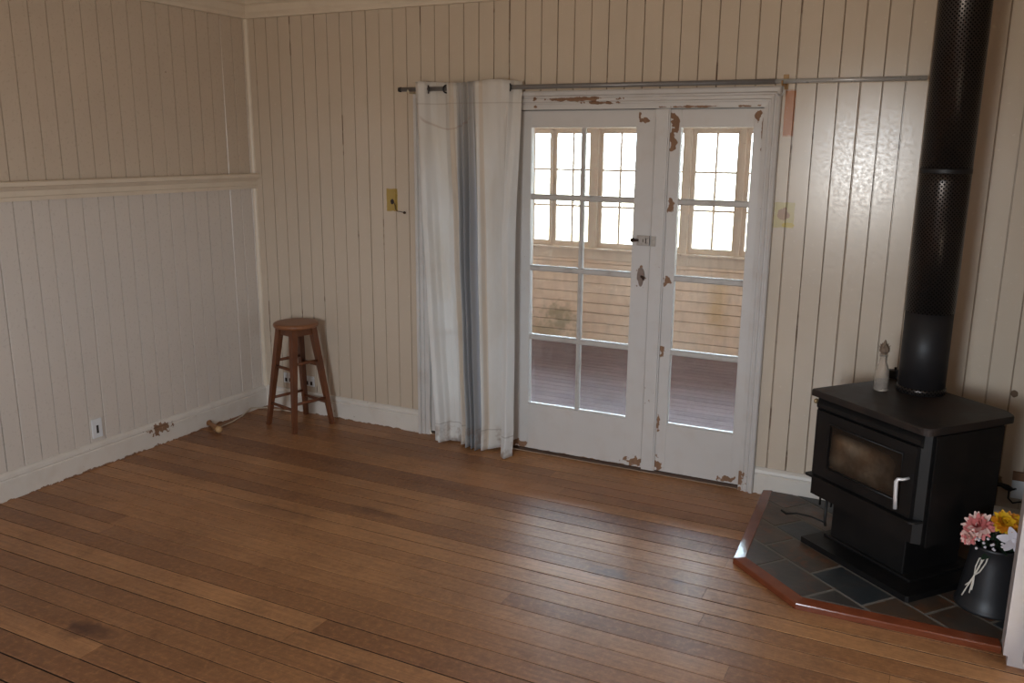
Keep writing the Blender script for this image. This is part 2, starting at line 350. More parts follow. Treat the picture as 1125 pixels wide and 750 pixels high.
# ------------------------------------------------------------------ structure: lined walls
def vj_wall(name, t0, t1, z0, z1, pitch, seam, tofun, mats, openings=(), groove=0.004, depth=0.006, slot=0.0012):
    """vertical tongue-and-groove lining; tofun(t, d, z) -> point, d = depth behind the face"""
    m = MB(); prof = []
    k = math.floor((t0 - seam) / pitch)
    jr = random.Random(name)
    while seam + k * pitch <= t1 + pitch:
        s = seam + k * pitch; k += 1; w = groove * jr.uniform(0.55, 1.25); sl = slot * jr.choice((0.6, 1, 1, 1.8))
        for (dt, d) in ((-w, 0), (-sl, depth), (-sl, depth + 0.006), (sl, depth + 0.006), (sl, depth), (w, 0)):
            prof.append((s + dt, d))
    prof = [(t, d) for t, d in prof if t0 < t < t1]
    cuts = sorted({t0, t1} | {c for op in openings for c in op[:2]})
    for c in cuts: prof.append((c, 0.0))
    prof.sort(key=lambda p: p[0])
    for (a, da), (b, db) in zip(prof[:-1], prof[1:]):
        mid = (a + b) / 2; spans = [(z0, z1)]
        for (ox0, ox1, oz0, oz1) in openings:
            if ox0 <= mid <= ox1: spans = [(z0, oz0), (oz1, z1)]
        for (p, q) in spans:
            if q - p > 1e-4:
                m.add([tofun(a, da, p), tofun(b, db, p), tofun(b, db, q), tofun(a, da, q)], [(0, 1, 2, 3)])
    # solid backing
    blocks = [(t0, t1, z0, z1)]
    if openings:
        blocks = []; x = t0
        for (ox0, ox1, oz0, oz1) in sorted(openings):
            blocks.append((x, ox0, z0, z1)); x = ox1
            if oz0 > z0: blocks.append((ox0, ox1, z0, oz0))
            if oz1 < z1: blocks.append((ox0, ox1, oz1, z1))
        blocks.append((x, t1, z0, z1))
    for (a, b, p, q) in blocks:
        vs = [tofun(t, d, z) for z in (p, q) for (t, d) in ((a, 0.0125), (b, 0.0125), (b, 0.10), (a, 0.10))]
        m.add(vs, [(0,3,2,1),(4,5,6,7),(0,1,5,4),(1,2,6,5),(2,3,7,6),(3,0,4,7)])
    return m.build(name, mats)
OPX0, OPX1, OPZ = 1.350, 3.312, 1.995
o = vj_wall('wall_back', 0, RX, 0, RZ, PITCH, SEAM0, lambda t, d, z: (t, d, z), M_wall_back, [(OPX0, OPX1, 0, OPZ)])
tag(o, 'back wall lined with cream vertical tongue-and-groove boards', 'wall', kind='structure')
o = vj_wall('wall_left', RY, 0, 0, RZ, LP, LSEAM, lambda t, d, z: (-d, t, z), M_wall_left)
tag(o, 'left wall lined with cream vertical boards above and below a rail', 'wall', kind='structure')
o = vj_wall('wall_right', RY, 0, 0, RZ, LP, LSEAM, lambda t, d, z: (RX + d, t, z), M_wall_plain, [(-2.25, -1.25, 0, 2.05)])
tag(o, 'right wall of cream boards with the open doorway', 'wall', kind='structure')
o = vj_wall('wall_front', 0, RX, 0, RZ, PITCH, SEAM0, lambda t, d, z: (t, RY - d, z), M_wall_plain, [(2.72, 3.70, 0.95, 2.20)])
tag(o, 'front wall of cream boards behind the viewer', 'wall', kind='structure')
m = MB(); m.box((-0.1, RY - 0.1, RZ), (RX + 0.1, 0.1, RZ + 0.06)); tag(m.build('ceiling', M_ceiling), 'white board ceiling', 'ceiling', kind='structure')

# closed hall box added beyond the right doorway to shut out sky light
m = MB(); m.box((RX + 0.10, -2.9, -0.05), (RX + 1.2, -0.6, -0.002)); m.box((RX + 0.10, -2.9, 2.4), (RX + 1.2, -0.6, 2.45)); m.box((RX + 1.2, -2.95, -0.05), (RX + 1.25, -0.55, 2.45))
m.box((RX + 0.10, -2.95, -0.05), (RX + 1.2, -2.9, 2.45)); m.box((RX + 0.10, -0.6, -0.05), (RX + 1.2, -0.55, 2.45))
tag(m.build('wall_hall', M_wall_plain), 'plain cream hall beyond the right doorway', 'wall', kind='structure')
# ---- trims
def run(name, poly, axis, a, b, mat, label):
    m = MB(); m.prism(poly, axis, a, b); return tag(m.build(name, mat), label, 'trim', kind='structure')
# chair rail on the left wall (profile in x,z)
rail = [(0, 1.500), (0.016, 1.502), (0.018, 1.520), (0.024, 1.526), (0.026, 1.552), (0.034, 1.558), (0.046, 1.572), (0.058, 1.576), (0.060, 1.594), (0.054, 1.600), (0, 1.600)]
run('trim_1', rail, 'y', RY, 0, M_trim, 'moulded cream rail along the left wall')
corn = lambda s: [(0, 2.565), (s*0.020, 2.567), (s*0.024, 2.585), (s*0.034, 2.600), (s*0.040, 2.640), (s*0.052, 2.650), (s*0.056, 2.672), (0, 2.676)]
run('trim_2', corn(1), 'y', RY, 0, M_trim, 'cream cornice moulding high on the left wall')
run('trim_3', corn(-1), 'x', 0, RX, M_trim, 'cream cornice moulding high on the back wall')
bead = [(0, 0)] + [(0.020*math.cos(a), -0.020*math.sin(a)) for a in [PI/2*i/6 for i in range(7)]]
run('trim_4', bead, 'z', 0.14, 1.500, M_trim, 'lower corner bead between left and back walls')
run('trim_5', bead, 'z', 1.600, 2.565, M_trim, 'upper corner bead between left and back walls')
sk = lambda s: [(0, 0), (s*0.020, 0), (s*0.020, 0.104), (s*0.015, 0.110), (s*0.019, 0.117), (s*0.016, 0.132), (s*0.007, 0.143), (0, 0.146)]
m = MB(); m.prism(sk(1), 'y', RY, 0); tag(m.build('baseboard_left', M_base), 'white scuffed skirting along the left wall', 'skirting', kind='structure')
m = MB(); m.prism(sk(-1), 'x', 0.0, 1.283); m.prism(sk(-1), 'x', 3.382, RX); tag(m.build('baseboard_back', M_base), 'white scuffed skirting along the back wall', 'skirting', kind='structure')
# door casing: stepped moulding round the opening, mitred
def casing():
    m = MB()
    pr = [(0.0, 0.0), (0.0, 0.018), (0.022, 0.020), (0.024, 0.015), (0.030, 0.015), (0.034, 0.024), (0.046, 0.026), (0.050, 0.020), (0.055, 0.020), (0.060, 0.034), (0.074, 0.036), (0.080, 0.030), (0.080, 0.0)]
    IX0, IX1, IZ = 1.363, 3.300, 1.985
    def ring(o_, d): return [(IX0 - o_, -d, 0.0), (IX0 - o_, -d, IZ + o_*1.22), (IX1 + o_, -d, IZ + o_*1.22), (IX1 + o_, -d, 0.0)]
    rs = [ring(o_, d) for o_, d in pr]
    for A, B in zip(rs[:-1], rs[1:]):
        for i in range(3): m.add([A[i], A[i+1], B[i+1], B[i]], [(0, 1, 2, 3)])
    # jamb linings
    m.box((OPX0 + 0.001, -0.001, 0.004), (IX0, 0.115, IZ)); m.box((IX1, -0.001, 0.004), (OPX1 - 0.001, 0.115, IZ)); m.box((OPX0 + 0.001, -0.001, IZ), (OPX1 - 0.001, 0.115, OPZ - 0.001)); m.box((IX0, 0.046, IZ - 0.03), (IX1, 0.115, IZ))
    m.box((IX0, 0.046, 0.02), (IX0 + 0.02, 0.115, IZ)); m.box((IX1 - 0.02, 0.046, 0.02), (IX1, 0.115, IZ))
    return m.build('trim_6', M_casing)
tag(casing(), 'moulded white flaking casing around the french doors', 'casing', kind='structure')
# doorway casing of the right wall: only its near-white edge shows at the right of the picture
m = MB()
pr = [(4.500, -1.090), (4.508, -1.096), (4.524, -1.096), (4.530, -1.104), (4.62, -1.104), (4.62, -1.252), (4.560, -1.252), (4.560, -1.20), (4.500, -1.20)]
m.prism(pr, 'z', 0.036, 2.15)
m.box((4.515, -1.100, 0.0), (4.62, -1.20, 0.036))
tag(m.build('trim_7', painted('white_post_paint', lin(190, 182, 182), 0.4)), 'white doorway post at the right edge, standing by the hearth', 'trim', kind='structure')  # white paint greyed so the shade on the post is in its colour
m = MB(); m.box((4.56, -2.25, 0), (4.62, -2.33, 2.13)); m.box((4.56, -2.25, 2.05), (4.62, -1.25, 2.13)); tag(m.build('trim_8', M_casing), 'white casing on the far side of the right doorway', 'trim', kind='structure')

# ------------------------------------------------------------------ structure: french doors
ROWS = [0.300, 0.705, 1.110, 1.512, 1.886]
def leaf(name, x0, x1, g0, g1, muntins, label):
    y0, y1 = 0.0, 0.040; zb, zt = 0.022, 1.980
    m = MB()
    m.box((x0, y0, zb), (g0, y1, zt), bev=0.002); m.box((g1, y0, zb), (x1, y1, zt), bev=0.002)
    m.box((g0, y0 + 0.0015, zb), (g1, y1 - 0.0015, ROWS[0] - 0.006)); m.box((g0, y0 + 0.0015, ROWS[-1] + 0.004), (g1, y1 - 0.0015, zt - 0.002))
    # sloped putty beads at the edges of the glazed area
    m.prism([(y0 + 0.002, ROWS[0] - 0.006), (y0 + 0.016, ROWS[0] + 0.004), (y1 - 0.006, ROWS[0] + 0.004), (y1 - 0.004, ROWS[0] - 0.006)], 'x', g0, g1)
    body = m.build(name, M_door); tag(body, label, 'door', kind='structure')
    b = MB()
    for z in ROWS[1:-1]:
        b.prism([(y0 + 0.003, z - 0.010), (y0 + 0.003, z + 0.010), (y0 + 0.014, z + 0.016), (y1 - 0.004, z + 0.016), (y1 - 0.004, z - 0.016), (y0 + 0.014, z - 0.016)], 'x', g0, g1)
    for x in muntins:
        b.prism([(x - 0.006, y0 + 0.0035), (x + 0.006, y0 + 0.0035), (x + 0.012, y0 + 0.014), (x + 0.012, y1 - 0.004), (x - 0.012, y1 - 0.004), (x - 0.012, y0 + 0.014)], 'z', ROWS[0], ROWS[-1] + 0.004)
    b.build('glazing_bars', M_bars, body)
    g = MB(); g.box((g0 - 0.001, 0.020, ROWS[0] - 0.002), (g1 + 0.001, 0.023, ROWS[-1] + 0.006)); g.build('glass', M_glass, body)
    return body
door = leaf('door_1', 1.942, 2.750, 2.040, 2.648, (2.345,), 'white peeling french door with eight panes, bolt and keyhole')
m = MB(); m.box((2.754, -0.012, 0.018), (2.822, 0.046, 1.953), bev=0.003); m.box((2.754, -0.012, 1.95), (2.822, 0.044, 1.983)); m.box((2.822, -0.003, 0.018), (2.829, 0.040, 1.982)); m.box((2.735, 0.046, 0.018), (2.842, 0.075, 1.954))
m.box((1.872, -0.012, 0.018), (1.938, 0.044, 1.983), bev=0.003); m.box((1.86, 0.046, 0.018), (1.952, 0.075, 1.954))
tag(m.build('trim_9', M_casing), 'white flat mullion posts beside the french door', 'trim', kind='structure')
leaf('door_2', 2.830, 3.298, 2.888, 3.252, (), 'narrow white peeling glazed door with four panes, right of the bolt')
leaf('door_3', 1.365, 1.870, 1.414, 1.800, (), 'narrow white glazed door behind the curtain')
M_oldmetal = plain('painted_over_metal', lin(186, 176, 166), 0.45, 0.2, 0.25, 60)
M_rust = plain('dark_rusty_iron', lin(70, 52, 42), 0.6, 0.6, 0.2, 60)
# rim bolt and keyhole plate on the wide door
m = MB(); m.box((2.678, -0.016, 1.276), (2.748, -0.0005, 1.330), bev=0.003)
for dx, dz in ((2.69, 1.292), (2.69, 1.316), (2.738, 1.292), (2.738, 1.316)): m.lathe([(0, 0), (0.005, 0), (0.004, 0.003), (0, 0.003)], 10, M=Matrix.Translation((dx, -0.016, dz)) @ Matrix.Rotation(PI/2, 4, 'X'))
bolt = m.build('door_bolt', M_oldmetal, door)
m = MB(); m.tube([(2.655, -0.014, 1.304), (2.690, -0.014, 1.304)], 0.007); m.lathe([(0, 0), (0.011, 0.002), (0.012, 0.012), (0.006, 0.02), (0, 0.02)], 14, M=Matrix.Translation((2.656, -0.010, 1.304)) @ Matrix.Rotation(PI/2, 4, 'X'))
m.build('bolt_knob', M_rust, bolt)
m = MB(); m.box((2.712, -0.019, 1.296), (2.716, -0.0155, 1.312), bev=0.001); m.box((2.728, -0.019, 1.290), (2.732, -0.0155, 1.318)); m.build('bolt_slot', M_rust, bolt)
m = MB()
pts = [(0.022*math.cos(a) * (0.7 if math.sin(a) < -0.3 else 1), 0.052*math.sin(a)) for a in [2*PI*i/28 for i in range(28)]]
m.prism([(2.706 + x, 1.105 + z) for x, z in pts], 'y', -0.004, -0.0003)
esc = m.build('keyhole_plate', plain('bare_bronze_plate', lin(140, 122, 112), 0.4, 0.6, 0.2, 50), door)
m = MB(); m.tube([(2.708, -0.010, 1.112), (2.722, -0.012, 1.104), (2.724, -0.011, 1.092)], [0.006, 0.007, 0.005], 10); m.build('keyhole_cover', M_rust, esc)
m = MB(); m.box((2.757, -0.020, 1.276), (2.784, -0.0125, 1.330), bev=0.002)
for z in (1.294, 1.314): m.lathe([(0, 0), (0.004, 0), (0, 0.002)], 8, M=Matrix.Translation((2.770, -0.016, z)) @ Matrix.Rotation(PI/2, 4, 'X'))
tag(m.build('strike_plate', M_oldmetal), 'painted-over metal strike plate on the mullion beside the door bolt', 'strike plate')
m = MB(); m.box((OPX0, 0.0, 0.002), (OPX1, 0.12, 0.018)); tag(m.build('trim_10', plain('dark_door_sill', lin(74, 52, 38), 0.6)), 'dark worn timber sill under the french doors', 'sill', kind='structure')

# ------------------------------------------------------------------ structure: verandah beyond the doors
o = boards('verandah_floor', -1.6, 5.6, 0.10, 3.05, 0.095, 0.1, -0.002, M_vfloor, M_gap, rng, gap=0.003); tag(o, 'pale worn verandah floorboards beyond the french doors', 'floor', kind='structure')
VY = 3.05; SZ0, SZ1 = 0.870, 1.950
SASH = [(-1.35, -0.99), (-0.95, -0.59), (-0.45, -0.09), (-0.05, 0.31), (0.395, 0.793), (0.797, 1.190), (1.255, 1.660), (1.665, 2.060), (2.112, 2.530), (2.572, 2.975), (3.075, 3.46), (3.50, 3.88), (4.02, 4.40), (4.44, 4.82)]
m = MB()
# horizontal lining boards under the windows
z = -0.02
while z < 0.765:
    z1 = min(z + 0.094, 0.765)
    m.box((-1.6, VY - 0.004, z + 0.004), (5.6, VY + 0.03, z1 - 0.0025), bev=0.0); z = z1
m.box((-1.6, VY + 0.020, -0.02), (5.6, VY + 0.09, 0.80)); m.box((-1.6, VY, SZ1), (5.6, VY + 0.09, 2.55))
x = -1.6
for a, b in SASH + [(5.6, 5.6)]:
    if a - x > 0.003: m.box((x, VY + 0.0, 0.80), (a, VY + 0.09, SZ1), 1)
    x = b
tag(m.build('wall_verandah', [M_vwall, M_vpost]), 'peach boarded verandah wall with a row of windows', 'wall', kind='structure')
m = MB(); m.box((-1.6, VY - 0.012, 0.765), (5.6, VY + 0.02, 0.858), bev=0.002); m.box((-1.6, VY - 0.045, 0.856), (5.6, VY + 0.09, 0.874), bev=0.003)
tag(m.build('trim_11', M_sash), 'white sill and apron under the verandah windows', 'sill', kind='structure')
m = MB(); m.box((-1.6, VY - 0.02, 1.945), (5.6, VY + 0.0, 2.03), bev=0.002); tag(m.build('trim_12', M_vpost), 'peach head board over the verandah windows', 'trim', kind='structure')
ORD = 'first second third fourth fifth sixth seventh eighth ninth tenth eleventh twelfth thirteenth fourteenth'.split()
for i, (a, b) in enumerate(SASH):
    f = MB(); st = 0.034; y0, y1 = VY + 0.045, VY + 0.080
    f.box((a, y0, SZ0 + 0.004), (a + st, y1, SZ1), bev=0.002); f.box((b - st, y0, SZ0 + 0.004), (b, y1, SZ1), bev=0.002)
    f.box((a + st, y0, SZ0 + 0.004), (b - st, y1, SZ0 + 0.05), bev=0.002); f.box((a + st, y0, SZ1 - 0.045), (b - st, y1, SZ1), bev=0.002)
    w = f.build('window_%d' % (i + 1), M_sash); tag(w, ORD[i] + ' white six-pane casement from the left in the verandah wall', 'window', 'verandah casements', 'structure')
    f = MB(); c = (a + b) / 2
    f.box((c - 0.009, y0 + 0.004, SZ0 + 0.05), (c + 0.009, y1 - 0.004, SZ1 - 0.045))
    for z in (1.25, 1.58): f.box((a + st, y0 + 0.005, z - 0.009), (b - st, y1 - 0.005, z + 0.009))
    f.build('glazing_bars', M_sash, w)
    f = MB(); f.box((a + st - 0.002, y0 + 0.018, SZ0 + 0.048), (b - st + 0.002, y0 + 0.021, SZ1 - 0.043)); f.build('glass', M_glass2, w)
m = MB(); m.box((-1.6, 0.1, 2.5), (5.6, VY + 0.09, 2.56)); tag(m.build('ceiling_verandah', M_ceiling), 'white verandah ceiling', 'ceiling', kind='structure')
m = MB(); m.box((-1.66, 0.1, -0.02), (-1.6, VY + 0.09, 2.5)); tag(m.build('wall_verandah_left', M_vwall), 'peach end wall on the left of the verandah', 'wall', kind='structure')
m = MB(); m.box((5.6, 0.1, -0.02), (5.66, VY + 0.09, 2.5)); tag(m.build('wall_verandah_right', M_vwall), 'peach end wall on the right of the verandah', 'wall', kind='structure')
m = MB(); m.box((-1.6, 0.098, 2.56), (0, 0.10, 0)); m.box((4.7, 0.098, 0), (5.6, 0.10, 2.56)); tag(m.build('wall_house', M_vwall), 'house wall facing the verandah', 'wall', kind='structure')

# ------------------------------------------------------------------ hearth
a_ = math.radians(-39.5); SU = Vector((math.cos(a_), math.sin(a_))); SW = Vector((-SU.y, SU.x)); SO = Vector((3.71, -0.575))
def st(s, d): p = SO + SU*s + SW*d; return (p.x, p.y)
HEARTH_OUT = [(3.432, -0.022), (3.470, -0.875), (3.780, -1.152), (4.500, -1.128), (4.500, -1.085), (4.615, -1.085), (4.615, -0.022)]
HEARTH_IN = [(3.482, -0.022), (3.520, -0.852), (3.800, -1.100), (4.490, -1.080), (4.500, -1.080), (4.615, -1.080), (4.615, -0.022)]
HZ = 0.030
def clip(poly, region):
    # Sutherland-Hodgman, region convex counter-clockwise
    out = poly
    for i in range(len(region)):
        A = Vector(region[i]); B = Vector(region[(i+1) % len(region)]); e = B - A; inp = out; out = []
        if not inp: break
        def side(p): return e.x*(p[1]-A.y) - e.y*(p[0]-A.x)
        for j in range(len(inp)):
            P, Q = inp[j], inp[(j+1) % len(inp)]; sp, sq = side(P), side(Q)
            if sp >= 0: out.append(P)
            if (sp >= 0) != (sq >= 0):
                t = sp / (sp - sq); out.append((P[0] + (Q[0]-P[0])*t, P[1] + (Q[1]-P[1])*t))
    return out
def slate_mat():
    t = NT('slate_tiles'); r = t.attr('rnd'); n = t.noise(6, detail=5); n2 = t.noise(22, detail=4)
    c = t.mix(t.ramp(r, 0.35, 0.65), lin(44, 49, 52), lin(78, 60, 46))
    c = t.mix(t.ramp(n, 0.45, 0.7, 0, 0.8), c, lin(60, 59, 56))
    c = t.mix(t.math('MULTIPLY', t.ramp(n2, 0.52, 0.66), t.ramp(r, 0.3, 0.8, 0.1, 0.8)), c, lin(100, 62, 40))
    t.bump(t.noise(14, detail=6), 0.6, 0.004)
    return t.done(c, t.ramp(n, 0.3, 0.7, 0.35, 0.55))
hearth = thing('hearth', 'slate tiled corner hearth with red-brown timber edging under the stove', 'hearth', (4.05, -0.55, 0))
def rel(pts, z, o=(4.05, -0.55)): return [(p[0]-o[0], p[1]-o[1], z) for p in pts]
m = MB()
IN = [HEARTH_IN[i] for i in (0, 1, 2, 3, 5, 6)]
m.prism([(p[0]-4.05, p[1]+0.55) for p in IN], 'z', 0.0005, HZ - 0.002)
m.build('grout_bed', plain('grey_grout', lin(112, 106, 98), 0.8, bump=0.3), hearth)
m = MB(); hr = random.Random(11); TL, TD, G = 0.289, 0.178, 0.008
for row in range(-4, 8):
    off = 0.255 if row % 2 else 0.400
    for k in range(-6, 7):
        s0 = off + k*TL; d0 = row*TD
        quad = [st(s0+G, d0+G), st(s0+TL-G, d0+G), st(s0+TL-G, d0+TD-G), st(s0+G, d0+TD-G)]
        p = clip(quad, IN)
        r = hr.random()
        if len(p) >= 3:
            n = len(p); vs = rel(p, HZ - 0.006) + rel(p, HZ + hr.uniform(-0.001, 0.001))
            m.add(vs, [list(range(n, 2*n))] + [(i, (i+1) % n, n+(i+1) % n, n+i) for i in range(n)], 0, False, r)
m.build('slate_tiles', slate_mat(), hearth)
M_redwood = NT('red_varnished_timber')
g = M_redwood.noise(1, M_redwood.scaled(M_redwood.pos, (14, 14, 60)), detail=4)
M_redwood = M_redwood.done(M_redwood.mix(g, lin(132, 70, 44), lin(90, 44, 28)), 0.16)
for i in range(3):
    A, B = HEARTH_OUT[i], HEARTH_OUT[i+1]; C_, D = HEARTH_IN[i+1], HEARTH_IN[i]
    def top(P, Q, f): return (P[0] + (Q[0]-P[0])*f, P[1] + (Q[1]-P[1])*f)
    e = MB(); rowz = [(0, 0.0005), (0, 0.022), (0.03, 0.026), (0.06, 0.0275), (0.94, 0.0335), (1, 0.031), (1, 0.0005)]
    L = [(*top(A, D, f), z) for f, z in rowz]; R = [(*top(B, C_, f), z) for f, z in rowz]
    vs = [(p[0]-4.05, p[1]+0.55, p[2]) for p in L + R]; n = len(rowz)
    e.add(vs, [(k, (k+1) % n, n+(k+1) % n, n+k) for k in range(n)] + [list(range(n)), list(range(n, 2*n))])
    e.build('timber_edge', M_redwood, hearth)

# ------------------------------------------------------------------ wood stove
def stove_mat(name, col, rough, rust):
    t = NT(name); n = t.noise(7, detail=5); n2 = t.noise(120, detail=2)
    c = t.mix(t.ramp(n, 0.42, 0.75, 0, rust), col, lin(70, 50, 40))
    t.bump(n2, 0.15, 0.0006)
    return t.done(c, t.ramp(n, 0.3, 0.7, rough - 0.05, rough + 0.1), 0.0, 0.4)
M_stove = stove_mat('black_stove_enamel', lin(13, 13, 14), 0.5, 0.08)
M_stovetop = stove_mat('rusty_black_stove_top', lin(28, 25, 24), 0.5, 0.5)
M_flue = stove_mat('black_flue', lin(28, 27, 29), 0.52, 0.12)
M_chrome = plain('chrome', lin(235, 235, 238), 0.22, 0.55, 0.02)
SZ = HZ + 0.001
stove = thing('wood_stove', 'black freestanding wood stove with glass door on the slate hearth', 'stove', (SO.x, SO.y, SZ), a_)
m = MB()
m.prism([(0.0, 0.0), (0.590, 0.0), (0.600, 0.01), (0.600, 0.50), (0.0, 0.50)], 'z', 0, 0.026); m.build('base_plate', M_stove, stove)
m = MB(); m.box((0.060, 0.115, 0.026), (0.470, 0.44, 0.30), bev=0.006); m.box((0.035, 0.10, 0.026), (0.52, 0.46, 0.040), bev=0.004); m.build('pedestal', M_stove, stove)
m = MB()
m.prism([(0.020, 0.012), (0.575, 0.012), (0.602, 0.036), (0.602, 0.43), (0.545, 0.47), (0.075, 0.47), (0.020, 0.43)], 'z', 0.245, 0.705)
body = m.build('firebox', M_stove, stove)
m = MB(); m.prism([(0.607, 0.050), (0.613, 0.050), (0.613, 0.42), (0.607, 0.42)], 'z', 0.235, 0.690); m.box((0.600, 0.06, 0.3), (0.608, 0.10, 0.66)); m.box((0.600, 0.38, 0.3), (0.608, 0.41, 0.66)); m.build('heat_shield', M_stove, stove)
m = MB(); m.prism([(0.008, 0.050), (0.014, 0.050), (0.014, 0.42), (0.008, 0.42)], 'z', 0.240, 0.690); m.box((0.013, 0.06, 0.3), (0.021, 0.10, 0.66)); m.build('heat_shield', M_stove, stove)
# top plate with rounded front corners
def rounded(pts, rad, n=5):
    out = []
    for i in range(len(pts)):
        P, A, B = Vector(pts[i]), Vector(pts[i-1]), Vector(pts[(i+1) % len(pts)])
        r = rad[i]; u1 = (A-P).normalized()*r; u2 = (B-P).normalized()*r
        if r < 1e-4: out.append(tuple(P)); continue
        for k in range(n+1):
            t = k/n; out.append(tuple((P+u1)*(1-t)**2 + P*2*t*(1-t) + (P+u2)*t*t))
    return out
tp = rounded([(-0.006, -0.012), (0.618, -0.012), (0.622, 0.462), (0.560, 0.500), (0.060, 0.500), (-0.006, 0.462)], [0.015, 0.035, 0.02, 0.02, 0.02, 0.02])
m = MB()
lay = [(0.0, 0.700), (0.0, 0.722), (0.003, 0.728)]
cx, cy = 0.306, 0.245; vs = []
for ins, z in lay: vs += [(cx + (p[0]-cx)*(1-ins*3), cy + (p[1]-cy)*(1-ins*3), z) for p in tp]
n = len(tp); fs = [(l*n+i, l*n+(i+1) % n, (l+1)*n+(i+1) % n, (l+1)*n+i) for l in range(2) for i in range(n)] + [list(range(n))[::-1], list(range(2*n, 3*n))]
m.add(vs, fs); m.build('top_plate', M_stovetop, stove)
# convection hood under the top, door, glass, handle, ash lip
m = MB(); m.prism([(0.012, 0.640), (-0.004, 0.655), (-0.004, 0.672), (0.012, 0.690)], 'x', 0.03, 0.585); m.build('hood_rail', M_stove, stove)
m = MB(); GX0, GX1, GZ0, GZ1 = 0.125, 0.515, 0.400, 0.600
x0, x1, z0, z1 = 0.040, 0.575, 0.352, 0.645
for a, b in (((x0, z0), (GX0, z1)), ((GX1, z0), (x1, z1)), ((GX0, z0), (GX1, GZ0)), ((GX0, GZ1), (GX1, z1))):
    m.box((a[0], -0.010, a[1]), (b[0], 0.012, b[1]))
m.tube([(GX0, -0.010, GZ0), (GX1, -0.010, GZ0), (GX1, -0.010, GZ1), (GX0, -0.010, GZ1), (GX0, -0.010, GZ0)], 0.005, 8)
dr = m.build('stove_door', M_stove, stove)
def glowglass():
    t = NT('sooty_stove_glass'); n = t.noise(5, detail=4)
    tc = t.n.new('ShaderNodeTexCoord').outputs['Object']; x = t.sep(tc)
    ex = t.math('MINIMUM', t.ramp(x[0], GX0, GX0 + 0.06), t.ramp(x[0], GX1 - 0.10, GX1 - 0.02, 1, 0))
    ez = t.math('MINIMUM', t.ramp(x[2], GZ0, GZ0 + 0.05), t.ramp(x[2], GZ1 - 0.06, GZ1 - 0.02, 1, 0))
    painted_glow = t.math('MULTIPLY', t.math('MULTIPLY', ex, ez), t.ramp(n, 0.35, 0.7, 0.15, 0.9))  # mask for a reflected glow painted brownish into the middle of the glass
    c = t.mix(painted_glow, lin(26, 24, 22), t.mix(t.ramp(t.noise(7, detail=5), 0.42, 0.62), lin(104, 82, 62), lin(128, 112, 94)))
    return t.done(c, t.ramp(n, 0.3, 0.7, 0.06, 0.18))
m = MB(); m.box((GX0, -0.006, GZ0), (GX1, 0.000, GZ1)); m.build('door_glass', glowglass(), dr)
m = MB(); m.tube([(0.552, -0.008, 0.512), (0.552, -0.040, 0.512), (0.535, -0.048, 0.508), (0.530, -0.050, 0.497), (0.535, -0.052, 0.440), (0.542, -0.054, 0.388)], [0.006, 0.006, 0.007, 0.008, 0.0075, 0.008], 12); m.build('door_handle', M_chrome, dr)
m = MB(); m.prism(rounded([(0.015, -0.028), (0.600, -0.028), (0.608, 0.03), (0.015, 0.03)], [0.012, 0.03, 0, 0]), 'z', 0.338, 0.347)
m.build('ash_lip', M_stove, stove)
m = MB(); m.lathe([(0, 0), (0.011, 0), (0.012, 0.010), (0.008, 0.012), (0, 0.012)], 16, M=Matrix.Translation((-0.004, 0.03, 0.665)) @ Matrix.Rotation(-PI/2, 4, 'Y')); m.build('bolt', plain('brass_bolt', lin(176, 150, 110), 0.35, 0.6), stove)
# air lever and rod hanging under the left side
m = MB(); m.tube([(0.045, 0.05, 0.25), (0.045, 0.05, 0.19)], 0.005, 8)
m.tube([(0.085, 0.05, 0.25), (0.083, 0.05, 0.13), (0.090, 0.05, 0.105)], 0.006, 8)
m.tube([(0.105, 0.06, 0.25), (0.102, 0.06, 0.20)], 0.004, 8)
m.tube([(-0.11, -0.03, 0.115), (-0.085, -0.02, 0.105), (-0.04, 0.0, 0.122), (0.02, 0.03, 0.125), (0.085, 0.05, 0.120)], [0.005, 0.006, 0.004, 0.004, 0.004], 8)
m.build('air_lever', M_stove, stove)

# ------------------------------------------------------------------ flue
FX, FY = 4.130, -0.400; FZ = SZ + 0.7295
def perf_mat():
    t = NT('perforated_flue_metal'); tc = t.n.new('ShaderNodeTexCoord').outputs['Object']; x = t.sep(tc)
    ang = t.math('MULTIPLY', t.math('ARCTAN2', x[1], x[0]), 0.098 / 0.0085); v = t.math('DIVIDE', x[2], 0.0085)
    a = t.math('ADD', ang, v); b = t.math('SUBTRACT', ang, v)
    da = t.math('ABSOLUTE', t.math('SUBTRACT', t.math('FRACT', t.math('ADD', t.math('MULTIPLY', a, 0.5), 100.0)), 0.5))
    db = t.math('ABSOLUTE', t.math('SUBTRACT', t.math('FRACT', t.math('ADD', t.math('MULTIPLY', b, 0.5), 100.0)), 0.5))
    hole = t.ramp(t.math('MAXIMUM', da, db), 0.22, 0.27, 1, 0)
    c = t.mix(hole, lin(64, 58, 55), lin(4, 4, 4))
    t.bump(t.math('MULTIPLY', hole, -1.0), 0.8, 0.002)
    m = t.done(c, t.ramp(hole, 0, 1, 0.30, 0.95), 0.75); return m
M_perf = perf_mat()
M_brk = M_stove
flue = thing('flue_pipe', 'tall black flue pipe with perforated shield rising from the stove', 'flue', (FX, FY, FZ))
ZT = RZ - FZ
def ring_tube(r0, r1, z0, z1, seg=64):
    m = MB(); m.lathe([(r0, z0), (r1, z0), (r1, z1), (r0, z1), (r0, z0)], seg); 
    m.f = [f for f in m.f if len(f) == 4]; k = len(m.f); m.mi, m.sm, m.rnd = m.mi[:k], [False]*k, m.rnd[:k]
    for i, f in enumerate(m.f): m.sm[i] = True
    return m
